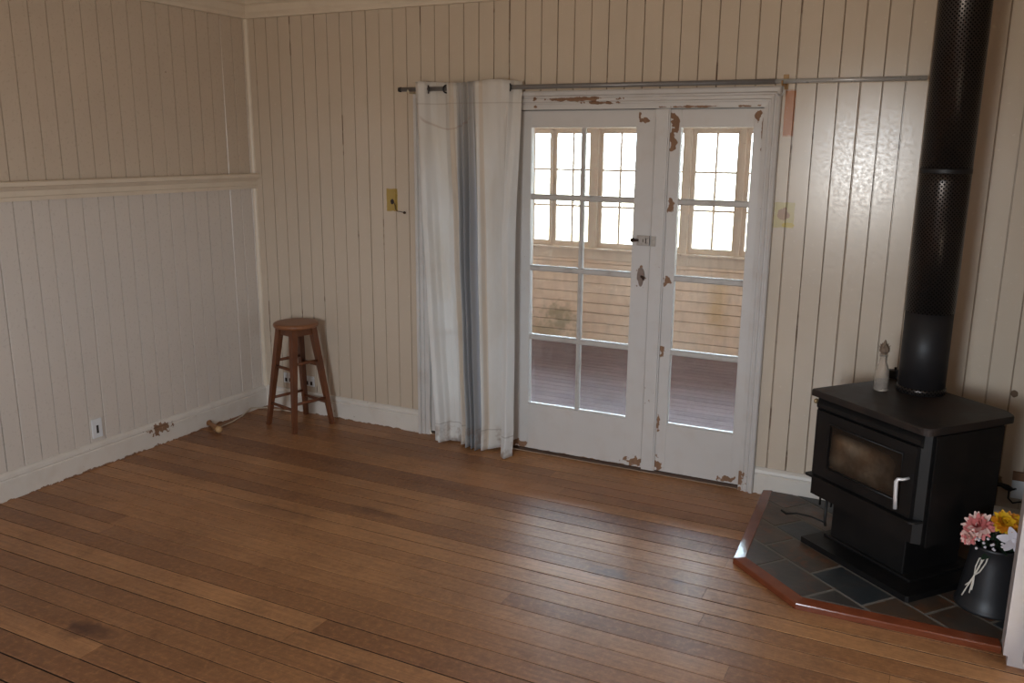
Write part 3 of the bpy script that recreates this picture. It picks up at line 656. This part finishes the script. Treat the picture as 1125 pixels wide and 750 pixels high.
m = MB(); m.box((-0.145, 0.165, 0.001), (-0.085, 0.20, 0.040), bev=0.004); m.tube([(-0.115, 0.18, 0.03), (-0.115, 0.185, 0.052)], 0.006); m.tube([(-0.1, 0.175, 0.02), (-0.03, 0.08, 0.02)], 0.006); m.build('damper_bracket', M_stove, flue)  # small black bracket standing on the stove top, parented to the flue
m = MB(); m.lathe([(0.0955, 0.0), (0.0955, 0.36)], 64); m.build('lower_pipe', M_flue, flue)
m = MB(); m.lathe([(0.0960, 0.004), (0.1000, 0.006), (0.1000, 0.024), (0.0962, 0.028)], 64); m.build('perforated_collar', M_perf, flue)
m = MB(); m.lathe([(0.0985, 0.355), (0.0985, 0.90), (0.0985, 0.940)], 64); m.build('perforated_shield', M_perf, flue)
m = MB(); m.lathe([(0.0986, 0.935), (0.0992, 0.937), (0.0992, 0.952), (0.0986, 0.954)], 64); m.build('joint_band', M_flue, flue)
m = MB(); m.lathe([(0.0985, 0.955), (0.0985, ZT - 0.002)], 64); m.build('perforated_shield', M_perf, flue)

# ------------------------------------------------------------------ bottle on the stove
M_bottle = NT('clear_old_glass'); M_bottle.b.inputs['Transmission Weight'].default_value = 0.82; M_bottle.b.inputs['IOR'].default_value = 1.3
M_bottle.bump(M_bottle.noise(60, detail=2), 0.5, 0.003)
M_bottle = M_bottle.done(lin(244, 236, 226), 0.08)
bt = thing('glass_bottle', 'small clear glass bottle stopped with a dried brown bloom on the stove top', 'bottle', (3.972, -0.462, FZ))
m = MB()
ob = lambda r, z: (r, z)
prof = [(0.0, 0.001), (0.027, 0.0), (0.031, 0.006), (0.031, 0.060), (0.029, 0.085), (0.021, 0.112), (0.0155, 0.125), (0.0150, 0.150), (0.0180, 0.152), (0.0180, 0.162), (0.0110, 0.163), (0.0110, 0.13), (0.018, 0.108), (0.026, 0.083), (0.0275, 0.060), (0.0275, 0.008), (0.0, 0.007)]
m.lathe(prof, 28); bo = m.build('bottle_body', M_bottle, bt)
m = MB(); pr_ = random.Random(3)
for i in range(26):
    a = i*2.4; ph = 0.25 + 1.1*pr_.random(); r0 = 0.022 + 0.010*pr_.random()
    c = Vector((0, 0, 0.178)); dv = Vector((math.cos(a)*math.sin(ph), math.sin(a)*math.sin(ph), math.cos(ph)))
    sd = dv.cross(Vector((0, 0, 1))).normalized()*0.010; tip = c + dv*r0 + Vector((0, 0, 0.012*math.cos(ph)))
    mid = c + dv*r0*0.6; nn = dv.cross(sd).normalized()*0.004
    m.add([c, mid + sd, tip, mid - sd, mid + nn], [(0, 1, 4), (1, 2, 4), (2, 3, 4), (3, 0, 4), (0, 3, 2, 1)])
m.lathe([(0.0, 0.150), (0.010, 0.152), (0.013, 0.165), (0.022, 0.175), (0.020, 0.190), (0.009, 0.208), (0.002, 0.224), (0.0, 0.226)], 9, smooth=False)
m.build('dried_flower', plain('dried_brown_petals', lin(138, 116, 98), 0.8, var=0.25, scale=60), bt)

# ------------------------------------------------------------------ flower bucket
BX, BY = 4.462, -0.815
bk = thing('metal_bucket', 'dark grey metal bucket flared at the foot, with a pale raffia bow', 'bucket', (BX, BY, HZ + 0.001))
m = MB()
m.lathe([(0.0, 0.0), (0.122, 0.0), (0.124, 0.006), (0.121, 0.014), (0.116, 0.020), (0.108, 0.07), (0.098, 0.14), (0.090, 0.20), (0.086, 0.245), (0.090, 0.252), (0.091, 0.262), (0.086, 0.264), (0.082, 0.258), (0.082, 0.22), (0.0, 0.21)], 48)
m.build('bucket_body', plain('dark_tin', lin(46, 46, 49), 0.45, 0.25, 0.15, 9), bk)
m = MB(); R0 = 0.094
def onb(a, z, k=0.006):
    r = 0.112 - (z - 0.04) * 0.13 + k; return (math.cos(a)*r, math.sin(a)*r, z)
A0 = math.radians(-128)
for lp in ([(0.0, 0.15), (0.10, 0.19), (0.26, 0.235), (0.36, 0.235), (0.32, 0.21), (0.16, 0.17), (0.0, 0.15)], [(0.0, 0.15), (-0.02, 0.185), (0.06, 0.222), (0.16, 0.225), (0.12, 0.19), (0.02, 0.155)],
           [(0.0, 0.15), (-0.08, 0.12), (-0.20, 0.085), (-0.30, 0.05)], [(0.0, 0.15), (-0.02, 0.11), (-0.04, 0.075)], [(0.0, 0.15), (0.03, 0.12), (0.02, 0.09)], [(0.01, 0.15), (-0.12, 0.115), (-0.26, 0.095)]):
    # smooth the control polygon a little
    pts = []
    for i in range(len(lp) - 1):
        for q in range(4):
            f = q/4; pts.append((lp[i][0]*(1-f)+lp[i+1][0]*f, lp[i][1]*(1-f)+lp[i+1][1]*f))
    pts.append(lp[-1])
    m.tube([onb(A0 + a, z, 0.008) for a, z in pts], 0.0028, 6)
m.build('raffia_bow', plain('pale_raffia', lin(226, 218, 206), 0.7), bk)

# ------------------------------------------------------------------ flowers in the bucket
def petal(m, c, d, up, L, wd, curl, mi=0):
    d = Vector(d).normalized(); sdv = d.cross(Vector(up)).normalized(); nv = sdv.cross(d).normalized(); rows = 4; vs = []; fs = []
    for i in range(rows + 1):
        t = i/rows; w = wd * math.sin(PI*(0.12 + 0.80*t)); p = Vector(c) + d*L*t + nv*curl*L*t*t
        vs += [p - sdv*w + nv*0.25*w, p, p + sdv*w + nv*0.25*w]
    for i in range(rows):
        b = i*3; fs += [(b, b+1, b+4, b+3), (b+1, b+2, b+5, b+4)]
    m.add(vs, fs, mi, True)
def bloom(name, label, loc, R, tilt, layers, mats, stem_to, wd=0.011, seed=1, group=None):
    t = thing(name, label, 'flower', loc); rr = random.Random(seed)
    ax = Vector(tilt).normalized(); q = Vector((0, 0, 1)).rotation_difference(ax)
    m = MB()
    for li, (ph, n, L, curl, mi) in enumerate(layers):
        for k in range(n):
            a = 2*PI*(k + 0.5*(li % 2))/n + rr.uniform(-0.12, 0.12); p = ph + rr.uniform(-0.12, 0.12)
            d = q @ Vector((math.cos(a)*math.sin(p), math.sin(a)*math.sin(p), math.cos(p)))
            petal(m, d*0.004, d, ax, R*L*rr.uniform(0.88, 1.1), wd*rr.uniform(0.8, 1.15), curl, mi if rr.random() > 0.2 else (mi + 1) % len(mats))
    m.build('petals', mats, t)
    m = MB(); m.lathe([(0, -0.008), (0.010, -0.004), (0.012, 0.004), (0.006, 0.010), (0, 0.011)], 12, M=q.to_matrix().to_4x4()); m.build('flower_centre', mats[0], t)
    e = Vector(stem_to) - Vector(loc); m = MB(); m.tube([ax*-0.004, ax*-0.03 + e*0.2, e*0.6, e], 0.003, 6); m.build('stem', M_leaf, t)
    return t
M_leaf = plain('dark_green_leaf', lin(42, 62, 44), 0.5, var=0.2, scale=30)
M_pk = plain('pink_petal', lin(222, 132, 130), 0.6, var=0.12, scale=40); M_pk2 = plain('pale_pink_petal', lin(240, 206, 196), 0.6, var=0.08, scale=40)
M_yl = plain('yellow_petal', lin(236, 186, 30), 0.6, var=0.1, scale=40); M_yl2 = plain('orange_yellow_petal', lin(222, 140, 24), 0.6, var=0.1, scale=40)
M_wh = plain('white_petal', lin(224, 216, 222), 0.6, var=0.06, scale=40)
bt_ = (BX, BY, 0.26)
full = [(0.15, 6, 0.55, 0.25, 0), (0.5, 10, 0.75, 0.2, 0), (0.9, 14, 0.92, 0.15, 0), (1.3, 16, 1.0, 0.1, 1), (1.75, 14, 0.95, 0.0, 0), (2.2, 9, 0.7, 0.0, 1)]
bloom('pink_chrysanthemum', 'large pink chrysanthemum bloom, left in the metal bucket', (4.392, -0.870, 0.372), 0.056, (-0.3, -0.75, 0.6), full, [M_pk, M_pk2], bt_, 0.011, 2)
bloom('pink_bud', 'small pale pink bloom hanging at the left rim of the metal bucket', (4.362, -0.905, 0.340), 0.031, (-0.5, -0.8, 0.1), full[1:5], [M_pk2, M_pk], bt_, 0.009, 7)
bloom('yellow_chrysanthemum', 'yellow chrysanthemum bloom beside the pink one', (4.476, -0.855, 0.398), 0.044, (0.05, -0.7, 0.7), full, [M_yl, M_yl2], bt_, 0.012, 3)
bloom('yellow_daisy', 'smaller yellow bloom nearest the white post', (4.520, -0.835, 0.394), 0.036, (0.25, -0.7, 0.6), full[:5], [M_yl, M_yl2], bt_, 0.011, 5)
bloom('white_lily', 'white lily with long pointed petals by the white post', (4.512, -0.890, 0.348), 0.058, (0.1, -0.85, 0.35), [(0.9, 3, 1.0, -0.2, 0), (1.15, 3, 1.0, -0.25, 0)], [M_wh, M_wh], bt_, 0.016, 9)
lf = thing('foliage_spray', 'dark green leaf spray with tiny white buds in the metal bucket', 'foliage', bt_)
m = MB(); lr = random.Random(8)
for i in range(46):
    a = lr.uniform(0, 2*PI); el = lr.uniform(0.15, 1.2); d = Vector((math.cos(a)*math.cos(el), math.sin(a)*math.cos(el) - 0.25, math.sin(el)))
    c = Vector((lr.uniform(-0.06, 0.06), lr.uniform(-0.06, 0.05), lr.uniform(-0.03, 0.07)))
    petal(m, c, d, (lr.uniform(-0.3, 0.3), lr.uniform(-0.3, 0.3), 1), lr.uniform(0.04, 0.075), lr.uniform(0.010, 0.017), lr.uniform(-0.4, 0.2))
m.build('leaves', M_leaf, lf)
m = MB()
for i in range(14):
    c = Vector((lr.uniform(-0.09, 0.02), lr.uniform(-0.12, -0.07), lr.uniform(0.03, 0.09))); m.lathe([(0, -0.006), (0.005, -0.003), (0.006, 0.001), (0, 0.007)], 8, c=c)
m.build('white_buds', M_wh, lf)

# ------------------------------------------------------------------ stool
M_stool = NT('dark_stained_stool_wood'); tc_ = M_stool.n.new('ShaderNodeTexCoord').outputs['Object']
g = M_stool.noise(1, M_stool.scaled(tc_, (50, 50, 6)), detail=4); k = M_stool.noise(8)
M_stool = M_stool.done(M_stool.mix(M_stool.ramp(k, 0.4, 0.8, 0, 0.5), M_stool.mix(g, lin(126, 76, 46), lin(78, 42, 26)), lin(58, 32, 22)), 0.38)
M_seat = NT('worn_stool_seat'); g = M_seat.noise(1, M_seat.scaled(M_seat.pos, (10, 90, 10)), detail=4)
M_seat = M_seat.done(M_seat.mix(g, lin(150, 98, 62), lin(104, 62, 38)), 0.4)
stool = thing('bar_stool', 'tall round-seated dark wooden bar stool in the corner', 'stool', (0.498, -0.232, 0), math.radians(-15))
FH, TH = 0.145, 0.072; ZS = 0.652
m = MB(); m.lathe([(0, ZS), (0.132, ZS), (0.140, ZS + 0.005), (0.143, ZS + 0.015), (0.140, ZS + 0.026), (0.130, ZS + 0.030), (0.08, ZS + 0.028), (0, ZS + 0.026)], 40); m.build('seat', M_seat, stool)
m = MB()
for s in (-1, 1): m.box((-TH, s*TH - 0.011, ZS - 0.048), (TH, s*TH + 0.011, ZS)); m.box((s*TH - 0.011, -TH, ZS - 0.048), (s*TH + 0.011, TH, ZS))
m.build('apron', M_stool, stool)
def legp(sx, sy, z): f = z/ZS; r = FH*(1-f) + TH*f; return (sx*r, sy*r)
for sx in (-1, 1):
    for sy in (-1, 1):
        m = MB(); vs = []
        for z, h in ((0.0, 0.0125), (0.3, 0.0165), (ZS, 0.020)):
            x, y = legp(sx, sy, z); vs += [(x-h, y-h, z), (x+h, y-h, z), (x+h, y+h, z), (x-h, y+h, z)]
        m.add(vs, [(0,3,2,1), (8,9,10,11)] + [(l*4+i, l*4+(i+1) % 4, l*4+4+(i+1) % 4, l*4+4+i) for l in (0, 1) for i in range(4)]); m.build('leg', M_stool, stool)
for (pz, qz) in ((0.145, 0.395), (0.180, 0.430)):
    for s in (-1, 1):
        for z in (pz, qz):
            m = MB()
            if pz < 0.15: a, b = (*legp(-1, s, z), z), (*legp(1, s, z), z)
            else: a, b = (*legp(s, -1, z), z), (*legp(s, 1, z), z)
            m.tube([a, tuple((p+q)/2 for p, q in zip(a, b)), b], [0.0085, 0.0105, 0.0085], 12); m.build('rung', M_stool, stool)

# ------------------------------------------------------------------ curtain rod and curtain
RYy, RZz = -0.085, 2.101
M_rod = plain('grey_steel_rod', lin(128, 124, 122), 0.35, 0.25, 0.1, 40); M_rod2 = plain('bright_zinc_rod', lin(190, 190, 190), 0.3, 0.3, 0.1, 40); M_dark = plain('dark_grey_ring', lin(58, 56, 58), 0.35, 0.6)
rod = thing('curtain_rod', 'long grey telescopic curtain rod above the french doors', 'curtain rod', (2.6, RYy, RZz))
m = MB(); m.tube([(-1.367, 0, 0.003), (0.757, 0, -0.002)], 0.0125, 16); m.build('outer_tube', M_rod, rod)
m = MB(); m.tube([(0.740, 0, -0.002), (1.410, 0, -0.003)], 0.0105, 16); m.build('inner_tube', M_rod2, rod)
m = MB(); m.lathe([(0, 0), (0.0135, 0), (0.0145, 0.01), (0.0135, 0.02), (0, 0.02)], 16, M=Matrix.Translation((-1.377, 0, 0.003)) @ Matrix.Rotation(PI/2, 4, 'Y')); m.build('end_cap', M_dark, rod)
def bracket(x, label, col, hook):
    b = thing('rod_bracket', label, 'bracket', (x, 0, RZz))
    m = MB(); m.box((-0.013, -0.006, -0.035), (0.013, -0.0008, 0.035), bev=0.002); m.box((-0.007, RYy - 0.0, -0.020), (0.007, -0.004, -0.014), bev=0.002)
    m.tube([(0, RYy + 0.020 * math.cos(a), 0.020 * math.sin(a)) for a in [PI + PI*i/10 for i in range(11)]], 0.0045, 8); 
    m.build('bracket_arm', plain('bracket_' + label.split()[0], col, 0.5, 0.1, 0.15, 60), b)
    if hook:
        m = MB(); m.tube([(0.0, -0.070, -0.020), (0.004, -0.074, -0.050), (-0.002, -0.072, -0.066), (-0.016, -0.070, -0.068), (-0.022, -0.068, -0.058)], 0.0035, 8); m.build('wire_hook', M_rod2, b)
    return b
bracket(1.297, 'cream rod bracket at the left end of the curtain rod', lin(214, 200, 170), False)
bracket(3.392, 'tarnished rod bracket above the right door casing', lin(176, 140, 92), True)

def curtain():
    m = MB(); NU, NV = 220, 70; us = [i/NU for i in range(NU+1)]
    # fold profile across the width: (u, forward offset) ; negative = towards the room
    key = [(0, -0.030), (0.04, -0.045), (0.085, -0.030), (0.115, 0.012), (0.16, 0.034), (0.24, 0.036), (0.285, 0.006), (0.32, -0.030), (0.37, -0.040), (0.41, -0.022), (0.435, -0.044), (0.465, -0.024), (0.49, -0.050), (0.515, -0.026), (0.54, -0.052), (0.565, -0.026), (0.60, -0.045), (0.66, -0.030), (0.73, -0.040), (0.80, -0.034), (0.86, -0.040), (0.905, -0.012), (0.93, 0.026), (0.965, 0.034), (1.0, 0.026)]
    bot = [(0, -0.015), (0.03, -0.060), (0.07, -0.056), (0.10, -0.010), (0.13, 0.026), (0.22, 0.031), (0.30, 0.016), (0.335, -0.020), (0.37, 0.004), (0.405, -0.030), (0.43, -0.066), (0.46, 0.002), (0.49, -0.072), (0.52, 0.002), (0.55, -0.070), (0.58, -0.004), (0.62, -0.042), (0.66, 0.000), (0.74, 0.013), (0.82, 0.018), (0.865, 0.032), (0.882, -0.020), (0.905, -0.076), (0.96, -0.082), (1.0, -0.030)]
    def ev(ks, u):
        for (a, p), (b, q) in zip(ks[:-1], ks[1:]):
            if u <= b:
                t = (u-a)/(b-a); t = t*t*(3-2*t); return p*(1-t) + q*t
        return ks[-1][1]
    vs = []
    for j in range(NV + 1):
        v = j/NV; z = 2.138 - v*2.126
        for u in us:
            k = min(1, v*2.6)
            y = RYy + ev(key, u)*(1-k) + (ev(bot, u)*1.0)*k + 0.004*math.sin(u*47 + 3*v)*v
            xl, xr = 1.356 + 0.085*v + 0.036*v*v, 2.010 - 0.004*math.sin(PI*v) - 0.004*v
            # the grey pleats are drawn in at the top, the flat widths spread
            x = xl + (xr-xl)*(u + 0.010*math.sin(u*2*PI*3)*v)
            y += 0.010*noise.noise((u*6, v*5, 1.0)) * min(1, v*3)
            zz = z + (0.006*math.sin(u*2*PI*1.5 + 0.5) if v < 0.03 else 0)
            if v > 0.93:
                w = (v-0.93)/0.07; y += w*(-0.012 - 0.012*math.sin(u*21)); zz += w*(0.012*math.sin(u*17 + 1) + (0.020 if u < 0.06 else 0) ) * 0.6
            y = min(y, -0.052 + 0.2*min(0, y)*0) if v > 0.03 else y
            vs.append((x - 1.68, y, max(zz, 0.003)))
    fs = [(j*(NU+1)+i, j*(NU+1)+i+1, (j+1)*(NU+1)+i+1, (j+1)*(NU+1)+i) for j in range(NV) for i in range(NU)]
    m.add(vs, fs, 0, True)
    t = NT('curtain_fabric'); uv = t.attr('cu'); vv = t.attr('cv')
    n = t.noise(2.2, t.scaled(t.pos, (2.2, 1, 0.9)), detail=4); weave = t.noise(1, t.scaled(t.pos, (500, 500, 30)))
    c = t.mix(t.ramp(n, 0.45, 0.75, 0, 0.55), lin(226, 224, 221), lin(208, 196, 178))
    def band(a, b): return t.math('MULTIPLY', t.ramp(uv, a-0.004, a+0.004), t.ramp(uv, b-0.004, b+0.004, 1, 0))
    c = t.mix(band(0.405, 0.610), c, lin(192, 191, 191)); c = t.mix(band(0.425, 0.590), c, lin(172, 172, 173)); c = t.mix(t.any([band(0.470, 0.500), band(0.530, 0.556)]), c, lin(152, 152, 155))
    c = t.mix(t.any([band(0.448, 0.456), band(0.515, 0.521), band(0.568, 0.577)]), c, lin(206, 208, 214))
    c = t.mix(t.math('MULTIPLY', t.any([band(0.335, 0.385), band(0.635, 0.665)]), 0.5), c, lin(200, 176, 148))
    top = t.ramp(vv, 0.30, 0.06, 0.0, 0.28); c = t.mix(top, c, lin(208, 190, 166))
    ring = t.math('ABSOLUTE', t.math('SUBTRACT', t.vmath('LENGTH', t.vmath('DIVIDE', t.vmath('SUBTRACT', t.pos, (1.56, -0.1, 1.98)), (0.17, 1.0, 0.10))), 1.0))
    c = t.mix(t.math('MULTIPLY', t.math('MULTIPLY', t.ramp(ring, 0.0, 0.07, 0.35, 0), t.ramp(t.sep(t.pos)[2], 1.93, 1.96, 1, 0)), 1.0), c, lin(150, 104, 70))
    c = t.mix(t.math('MULTIPLY', t.math('MULTIPLY', t.ramp(vv, 0.93, 0.965), t.ramp(t.noise(14, detail=5), 0.48, 0.62)), 0.55), c, lin(142, 112, 88))
    # hem lines
    c = t.mix(t.math('MULTIPLY', t.ramp(t.math('ABSOLUTE', t.math('SUBTRACT', vv, 0.945)), 0.0012, 0.002, 1, 0), 0.4), c, lin(150, 140, 128))
    c = t.mix(t.math('MULTIPLY', t.ramp(t.math('ABSOLUTE', t.math('SUBTRACT', vv, 0.055)), 0.0012, 0.002, 1, 0), 0.25), c, lin(150, 130, 110))
    t.bump(weave, 0.08, 0.0006); t.done(c, 0.85, 0, 0.15)
    tl = t.n.new('ShaderNodeBsdfTranslucent'); t.t.links.new(c, tl.inputs[0]); mx = t.n.new('ShaderNodeMixShader'); mx.inputs[0].default_value = 0.22
    t.t.links.new(t.b.outputs[0], mx.inputs[1]); t.t.links.new(tl.outputs[0], mx.inputs[2]); t.t.links.new(mx.outputs[0], t.out.inputs[0])
    root = thing('curtain', 'off-white eyelet curtain with a grey stripe hanging left of the french doors', 'curtain', (1.68, 0, 0))
    me = bpy.data.meshes.new('curtain_fabric'); me.from_pydata(m.v, [], m.f); me.update(); me.materials.append(t.m)
    me.polygons.foreach_set('use_smooth', [True]*len(m.f))
    a = me.attributes.new('cu', 'FLOAT', 'POINT'); a.data.foreach_set('value', [u for j in range(NV+1) for u in us])
    a = me.attributes.new('cv', 'FLOAT', 'POINT'); a.data.foreach_set('value', [j/NV for j in range(NV+1) for u in us])
    o = bpy.data.objects.new('fabric', me); COL.objects.link(o); o.parent = root
    sd = o.modifiers.new('thickness', 'SOLIDIFY'); sd.thickness = 0.0012; sd.offset = 0
    for x, ay in ((1.422, 0.95), (1.545, -0.9), (1.945, 0.9)):
        e = MB(); e.lathe([(0.0165, -0.003), (0.0245, -0.0035), (0.0245, 0.0035), (0.0165, 0.003), (0.0165, -0.003)], 28, M=Matrix.Translation((x - 1.68, RYy, RZz)) @ Matrix.Rotation(ay*0.75, 4, 'Z') @ Matrix.Rotation(PI/2, 4, 'Y'))
        k = [i for i, f in enumerate(e.f) if len(f) == 4]; e.f = [e.f[i] for i in k]; e.mi = [0]*len(k); e.sm = [True]*len(k); e.rnd = [0]*len(k)
        e.build('eyelet', M_dark, root)
curtain()

# ------------------------------------------------------------------ sockets, wires, small things
M_plastic = plain('white_plastic', lin(222, 224, 226), 0.35, var=0.04); M_hole = plain('dark_slot', lin(40, 32, 28), 0.7)
def outlet(x, label):
    s = thing('wall_outlet', label, 'power outlet', (x, -0.0008, 0.222), group=None)
    m = MB(); m.box((-0.040, -0.010, -0.036), (0.040, 0.0, 0.036), bev=0.003); m.build('cover_plate', M_plastic, s)
    m = MB()
    for dx in (-0.018, 0.018): m.box((dx - 0.008, -0.014, 0.012), (dx + 0.008, -0.009, 0.026), bev=0.002)
    m.build('switch', M_plastic, s)
    m = MB()
    for dx in (-0.018, 0.018):
        m.box((dx - 0.009, -0.0104, -0.026), (dx + 0.009, -0.0096, 0.0))
        for ex, rz in ((-0.006, 0.5), (0.006, -0.5), (0, 0)): m.box((dx + ex - 0.001, -0.0106, -0.012 - (0.008 if not rz else 0)), (dx + ex + 0.001, -0.0095, -0.004 - (0.008 if not rz else 0)))
    m.build('pin_slots', M_hole, s)
outlet(0.215, 'white wall outlet behind the stool, nearer the corner'); outlet(0.398, 'white wall outlet behind the stool, farther from the corner')
s = thing('wall_socket_plate', 'tall white socket plate with a dark slot low on the left wall', 'socket plate', (0.0008, -1.360, 0.224))
m = MB(); m.box((0, -0.032, -0.055), (0.009, 0.032, 0.055), bev=0.003); m.build('cover_plate', M_plastic, s)
m = MB(); m.box((0.0085, -0.007, -0.028), (0.0100, 0.007, 0.018), bev=0.0005); m.build('slot', M_hole, s)
# right-hand outlet with plug and cable to the stove fan
s = thing('wall_outlet', 'white wall outlet on a timber block low behind the stove, right', 'power outlet', (4.585, -0.0008, 0.262))
m = MB(); m.box((-0.032, -0.020, 0.030), (0.034, 0, 0.070), bev=0.002); m.build('timber_block', plain('brown_block', lin(128, 90, 62), 0.6), s)
m = MB(); m.box((-0.030, -0.012, -0.060), (0.034, 0, 0.030), bev=0.003); m.build('cover_plate', M_plastic, s)
m = MB(); m.tube([(4.555, -0.034, 0.250), (4.535, -0.036, 0.258), (4.510, -0.040, 0.268), (4.46, -0.045, 0.262), (4.40, -0.06, 0.215), (4.34, -0.10, 0.19), (4.26, -0.16, 0.20)], [0.011, 0.014, 0.010, 0.006, 0.005, 0.005, 0.005], 10)
m.tube([(4.556, -0.034, 0.250), (4.573, -0.015, 0.250)], 0.005, 8)
m.tube([(4.545, -0.038, 0.246), (4.545, -0.045, 0.21), (4.565, -0.045, 0.19), (4.60, -0.04, 0.20)], 0.004, 8)
tag(m.build('power_cord', plain('black_rubber', lin(28, 26, 26), 0.5)), 'black plug and cord running from the stove to the right outlet', 'cord')
# white cable along the skirting behind the stool
m = MB(); m.tube([(0.105, -0.60, 0.005), (0.085, -0.42, 0.005), (0.055, -0.30, 0.006), (0.032, -0.19, 0.030), (0.038, -0.13, 0.012), (0.065, -0.075, 0.006), (0.12, -0.095, 0.006), (0.19, -0.075, 0.006), (0.30, -0.055, 0.006)], 0.004, 8)
tag(m.build('white_cable', plain('dusty_white_cable', lin(206, 190, 168), 0.5)), 'thin white cable lying along the skirting behind the stool', 'cable')
# door stop
d = thing('door_stop', 'turned pale wooden door stop sticking out of the left skirting', 'door stop', (0.0205, -0.560, 0.028))
m = MB(); MM = Matrix.Rotation(math.radians(-24), 4, 'Z') @ Matrix.Rotation(PI/2, 4, 'Y')
m.lathe([(0, 0.0), (0.016, 0), (0.020, 0.006), (0.016, 0.014), (0.014, 0.05), (0.018, 0.11), (0.020, 0.150), (0.017, 0.160), (0, 0.160)], 20, M=MM); m.build('peg', plain('honey_wood', lin(140, 94, 52), 0.4), d)
m = MB(); m.lathe([(0.0, 0.1605), (0.019, 0.1605), (0.0215, 0.166), (0.020, 0.182), (0.012, 0.187), (0, 0.188)], 20, M=MM); m.build('rubber_tip', plain('cream_rubber', lin(190, 152, 106), 0.5), d)
# loose wire by the yellow patch
m = MB(); m.tube([(1.112, -0.0015, 1.450), (1.128, -0.012, 1.432), (1.132, -0.014, 1.408), (1.142, -0.012, 1.396), (1.168, -0.010, 1.394), (1.190, -0.012, 1.390)], 0.0022, 6)
m.lathe([(0, -0.008), (0.008, -0.005), (0.009, 0.003), (0, 0.009)], 10, c=(1.196, -0.012, 1.389))
tag(m.build('loose_wire', M_rust), 'short loose wire with a dark end below the yellow patch on the wall', 'wire')
